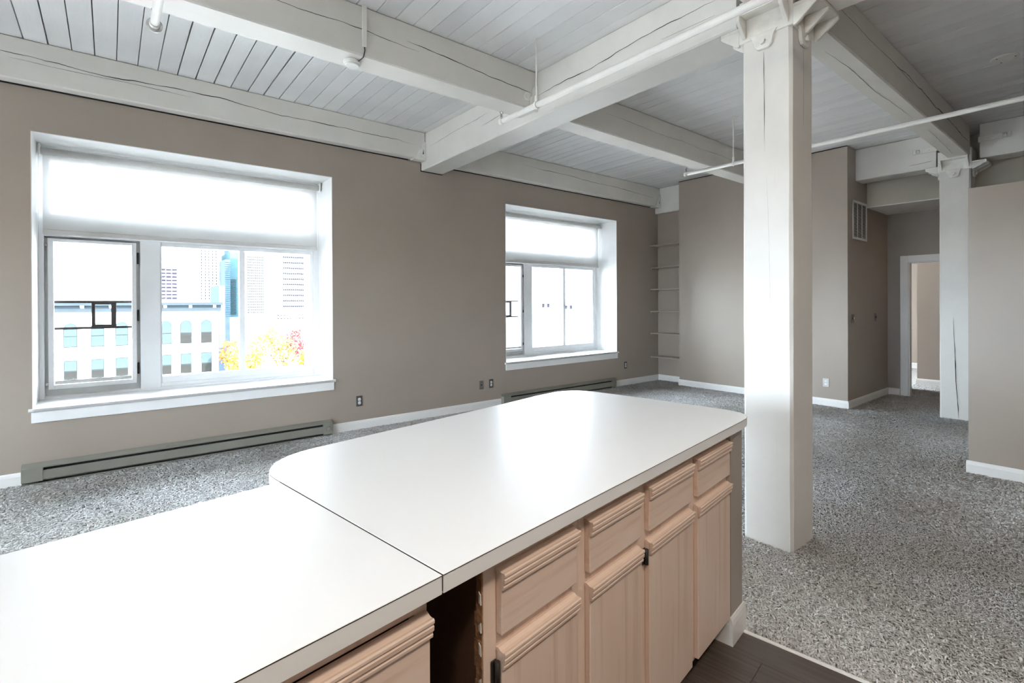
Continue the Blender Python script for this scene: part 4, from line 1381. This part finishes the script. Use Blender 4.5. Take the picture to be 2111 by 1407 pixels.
def tower(label, px0, px1, pyt, pyb, Y, mat, deep=18.0, wins=None, roof=None):
    """a far building whose front stands parallel to the street at distance Y"""
    pc = (px0 + px1) / 2
    xa, xb = aty(px0, 624, Y).x, aty(px1, 624, Y).x
    zt_ = aty(pc, pyt, Y).z
    tw_ = thing('office_tower', label, 'building', ((xa + xb) / 2, Y + deep / 2, GZ), 'far office towers')
    box('body', xa, xb, Y, Y + deep, GZ, zt_, mat, tw_)
    if wins:
        m_, nc, nr, p0, p1, q0, q1, fx_, fz_ = wins
        X0, X1 = aty(p0, 624, Y).x, aty(p1, 624, Y).x
        Z1, Z0 = aty(pc, q0, Y).z, aty(pc, q1, Y).z
        bm = bmesh.new()
        for i in range(nc):
            for j_ in range(nr):
                a = X0 + (X1 - X0) * (i + 0.5) / nc
                c = Z0 + (Z1 - Z0) * (j_ + 0.5) / nr
                hw = (X1 - X0) / nc * fx_ / 2
                hh = (Z1 - Z0) / nr * fz_ / 2
                B(bm, a - hw, a + hw, Y - 0.25, Y + 0.1, c - hh, c + hh)
        g_ = finish('window_grid', bm, m_, tw_)
        g_['kind'] = 'stuff'
    return tw_
tower('white office block with dark slate window bands behind the stone building', 318, 374, 545, 640, 120, 'tower_white', 20, ('win_purple', 3, 9, 330, 366, 552, 618, 0.86, 0.5))
tower('tall pale tower with a dotted column of windows', 398, 452, 395, 640, 190, 'tower_white', 20, ('win_purple', 5, 34, 412, 450, 410, 618, 0.28, 0.5))
tower('small grey blue block beside the teal glass tower', 451, 464, 588, 660, 150, 'tower_blue', 14)
tower('narrow blue glass tower', 464, 475, 535, 655, 180, 'tower_blue', 10, ('tower_teal', 1, 26, 464, 475, 537, 652, 0.9, 0.35))
tower('teal glass tower at the edge of the window divider', 474.5, 494, 520, 650, 185, 'tower_teal', 16, ('win_teal', 1, 24, 475, 488, 575, 648, 0.9, 0.3))
tower('white tower with a fine grid of teal windows', 505, 575, 400, 648, 215, 'tower_white', 18, ('win_teal', 9, 22, 510, 544, 528, 646, 0.55, 0.6))
tower('white office tower with long grey window rows', 580, 668, 420, 652, 150, 'tower_white', 18, ('win_grey', 14, 10, 583, 638, 526, 636, 0.8, 0.32))
tower('grey tower seen through the blind above the mullion', 293, 325, 352, 560, 230, 'tower_blue', 16)
tower('tan tower seen through the blind', 270, 292, 330, 560, 262, 'tower_tan', 16)
tower('slim grey tower seen through the left of the blind', 186, 206, 350, 560, 220, 'tower_blue', 12)
tower('thin grey tower seen through the right of the blind', 472, 481, 428, 560, 260, 'tower_blue', 12)
tower('pale block with a blue roof box seen through the casement', 125, 225, 535, 640, 130, 'tower_white', 20, ('win_grey', 2, 4, 138, 186, 540, 600, 0.7, 0.08))
tower('low white block across the square with a dark band', 500, 650, 655, 700, 125, 'tower_white', 15, ('win_purple', 12, 2, 570, 645, 646, 660, 0.5, 0.3))
# low gabled houses seen through the far window
for lab, px, py, Y in (('low white gabled house seen through the left fixed pane of the far window', 1125, 612, 150), ('low white gabled house seen through the right fixed pane of the far window', 1172, 616, 150)):
    P = aty(px, py, Y)
    hs = thing('gabled_house', lab, 'house', (P.x, Y + 5, GZ), 'gabled houses')
    prism_obj('body', [(P.x - 5, GZ), (P.x + 5, GZ), (P.x + 5, P.z - 2), (P.x, P.z + 1.2), (P.x - 5, P.z - 2)], 1, Y, Y + 12, 'tower_white', hs)
    prism_obj('roof', [(P.x - 5.4, P.z - 2.2), (P.x, P.z + 1.3), (P.x + 5.4, P.z - 2.2), (P.x + 5.4, P.z - 1.9), (P.x, P.z + 1.7), (P.x - 5.4, P.z - 1.9)], 1, Y - 0.5, Y + 12.5, 'tower_white', hs)
    for dx_ in (-1.4, 1.4):
        box('window', P.x + dx_ - 0.7, P.x + dx_ + 0.7, Y - 0.1, Y + 0.1, P.z - 4.2, P.z - 2.6, 'win_purple', hs)
# autumn street trees
def tree(label, px, py, dep, rad, leaf, seed):
    P = atdepth(px, py, dep)
    t_ = thing('street_tree', label, 'tree', (P.x, P.y, GZ), 'autumn street trees')
    rn_ = np.random.default_rng(seed)
    bm = bmesh.new()
    tube(bm, (P.x, P.y, GZ), (P.x, P.y, P.z - rad * 0.2), 0.16, 0.07, 8)
    for i in range(5):
        a = rn_.uniform(0, 6.28)
        tube(bm, (P.x, P.y, P.z - rad * rn_.uniform(0.3, 0.8)), (P.x + math.cos(a) * rad * 0.7, P.y + math.sin(a) * rad * 0.7, P.z + rad * rn_.uniform(0, 0.5)), 0.05, 0.02, 6)
    finish('trunk', bm, 'bark', t_)
    n_ = 280
    d = rn_.normal(0, 1, (n_, 3))
    d /= np.linalg.norm(d, axis=1)[:, None]
    c = d * (rad * rn_.uniform(0.25, 1.0, n_) ** 0.6)[:, None] * np.array([0.8, 0.8, 1.15])
    bm = bmesh.new()
    for p in c:
        e1 = Vector(rn_.normal(0, 1, 3)).normalized() * 0.22
        e2 = e1.orthogonal().normalized() * 0.16
        q_ = Vector(p) + P
        bm.faces.new([bm.verts.new(q_ + e) for e in (-e1, -e2, e1, e2)])
    fo = finish('foliage', bm, leaf, t_)
    fo['kind'] = 'stuff'
tree('pale orange autumn tree at the corner of the stone building', 476, 728, 62, 1.7, 'leaf_orange', 1)
tree('small yellow autumn tree left of the window divider', 488, 748, 60, 1.2, 'leaf_yellow', 2)
tree('tall yellow autumn tree just right of the window divider', 536, 716, 66, 1.8, 'leaf_yellow', 3)
tree('low yellow autumn tree in front of the tall yellow one', 521, 745, 58, 1.2, 'leaf_yellow', 4)
tree('bright orange autumn tree in the middle of the right pane', 584, 724, 62, 1.9, 'leaf_orange', 5)
tree('crimson autumn tree near the right edge of the pane', 610, 706, 66, 1.7, 'leaf_red', 6)
tree('yellow autumn tree farther back above the orange one', 560, 692, 80, 1.6, 'leaf_yellow', 7)
tree('low golden autumn tree at the lower right of the pane', 630, 742, 60, 1.2, 'leaf_yellow', 8)
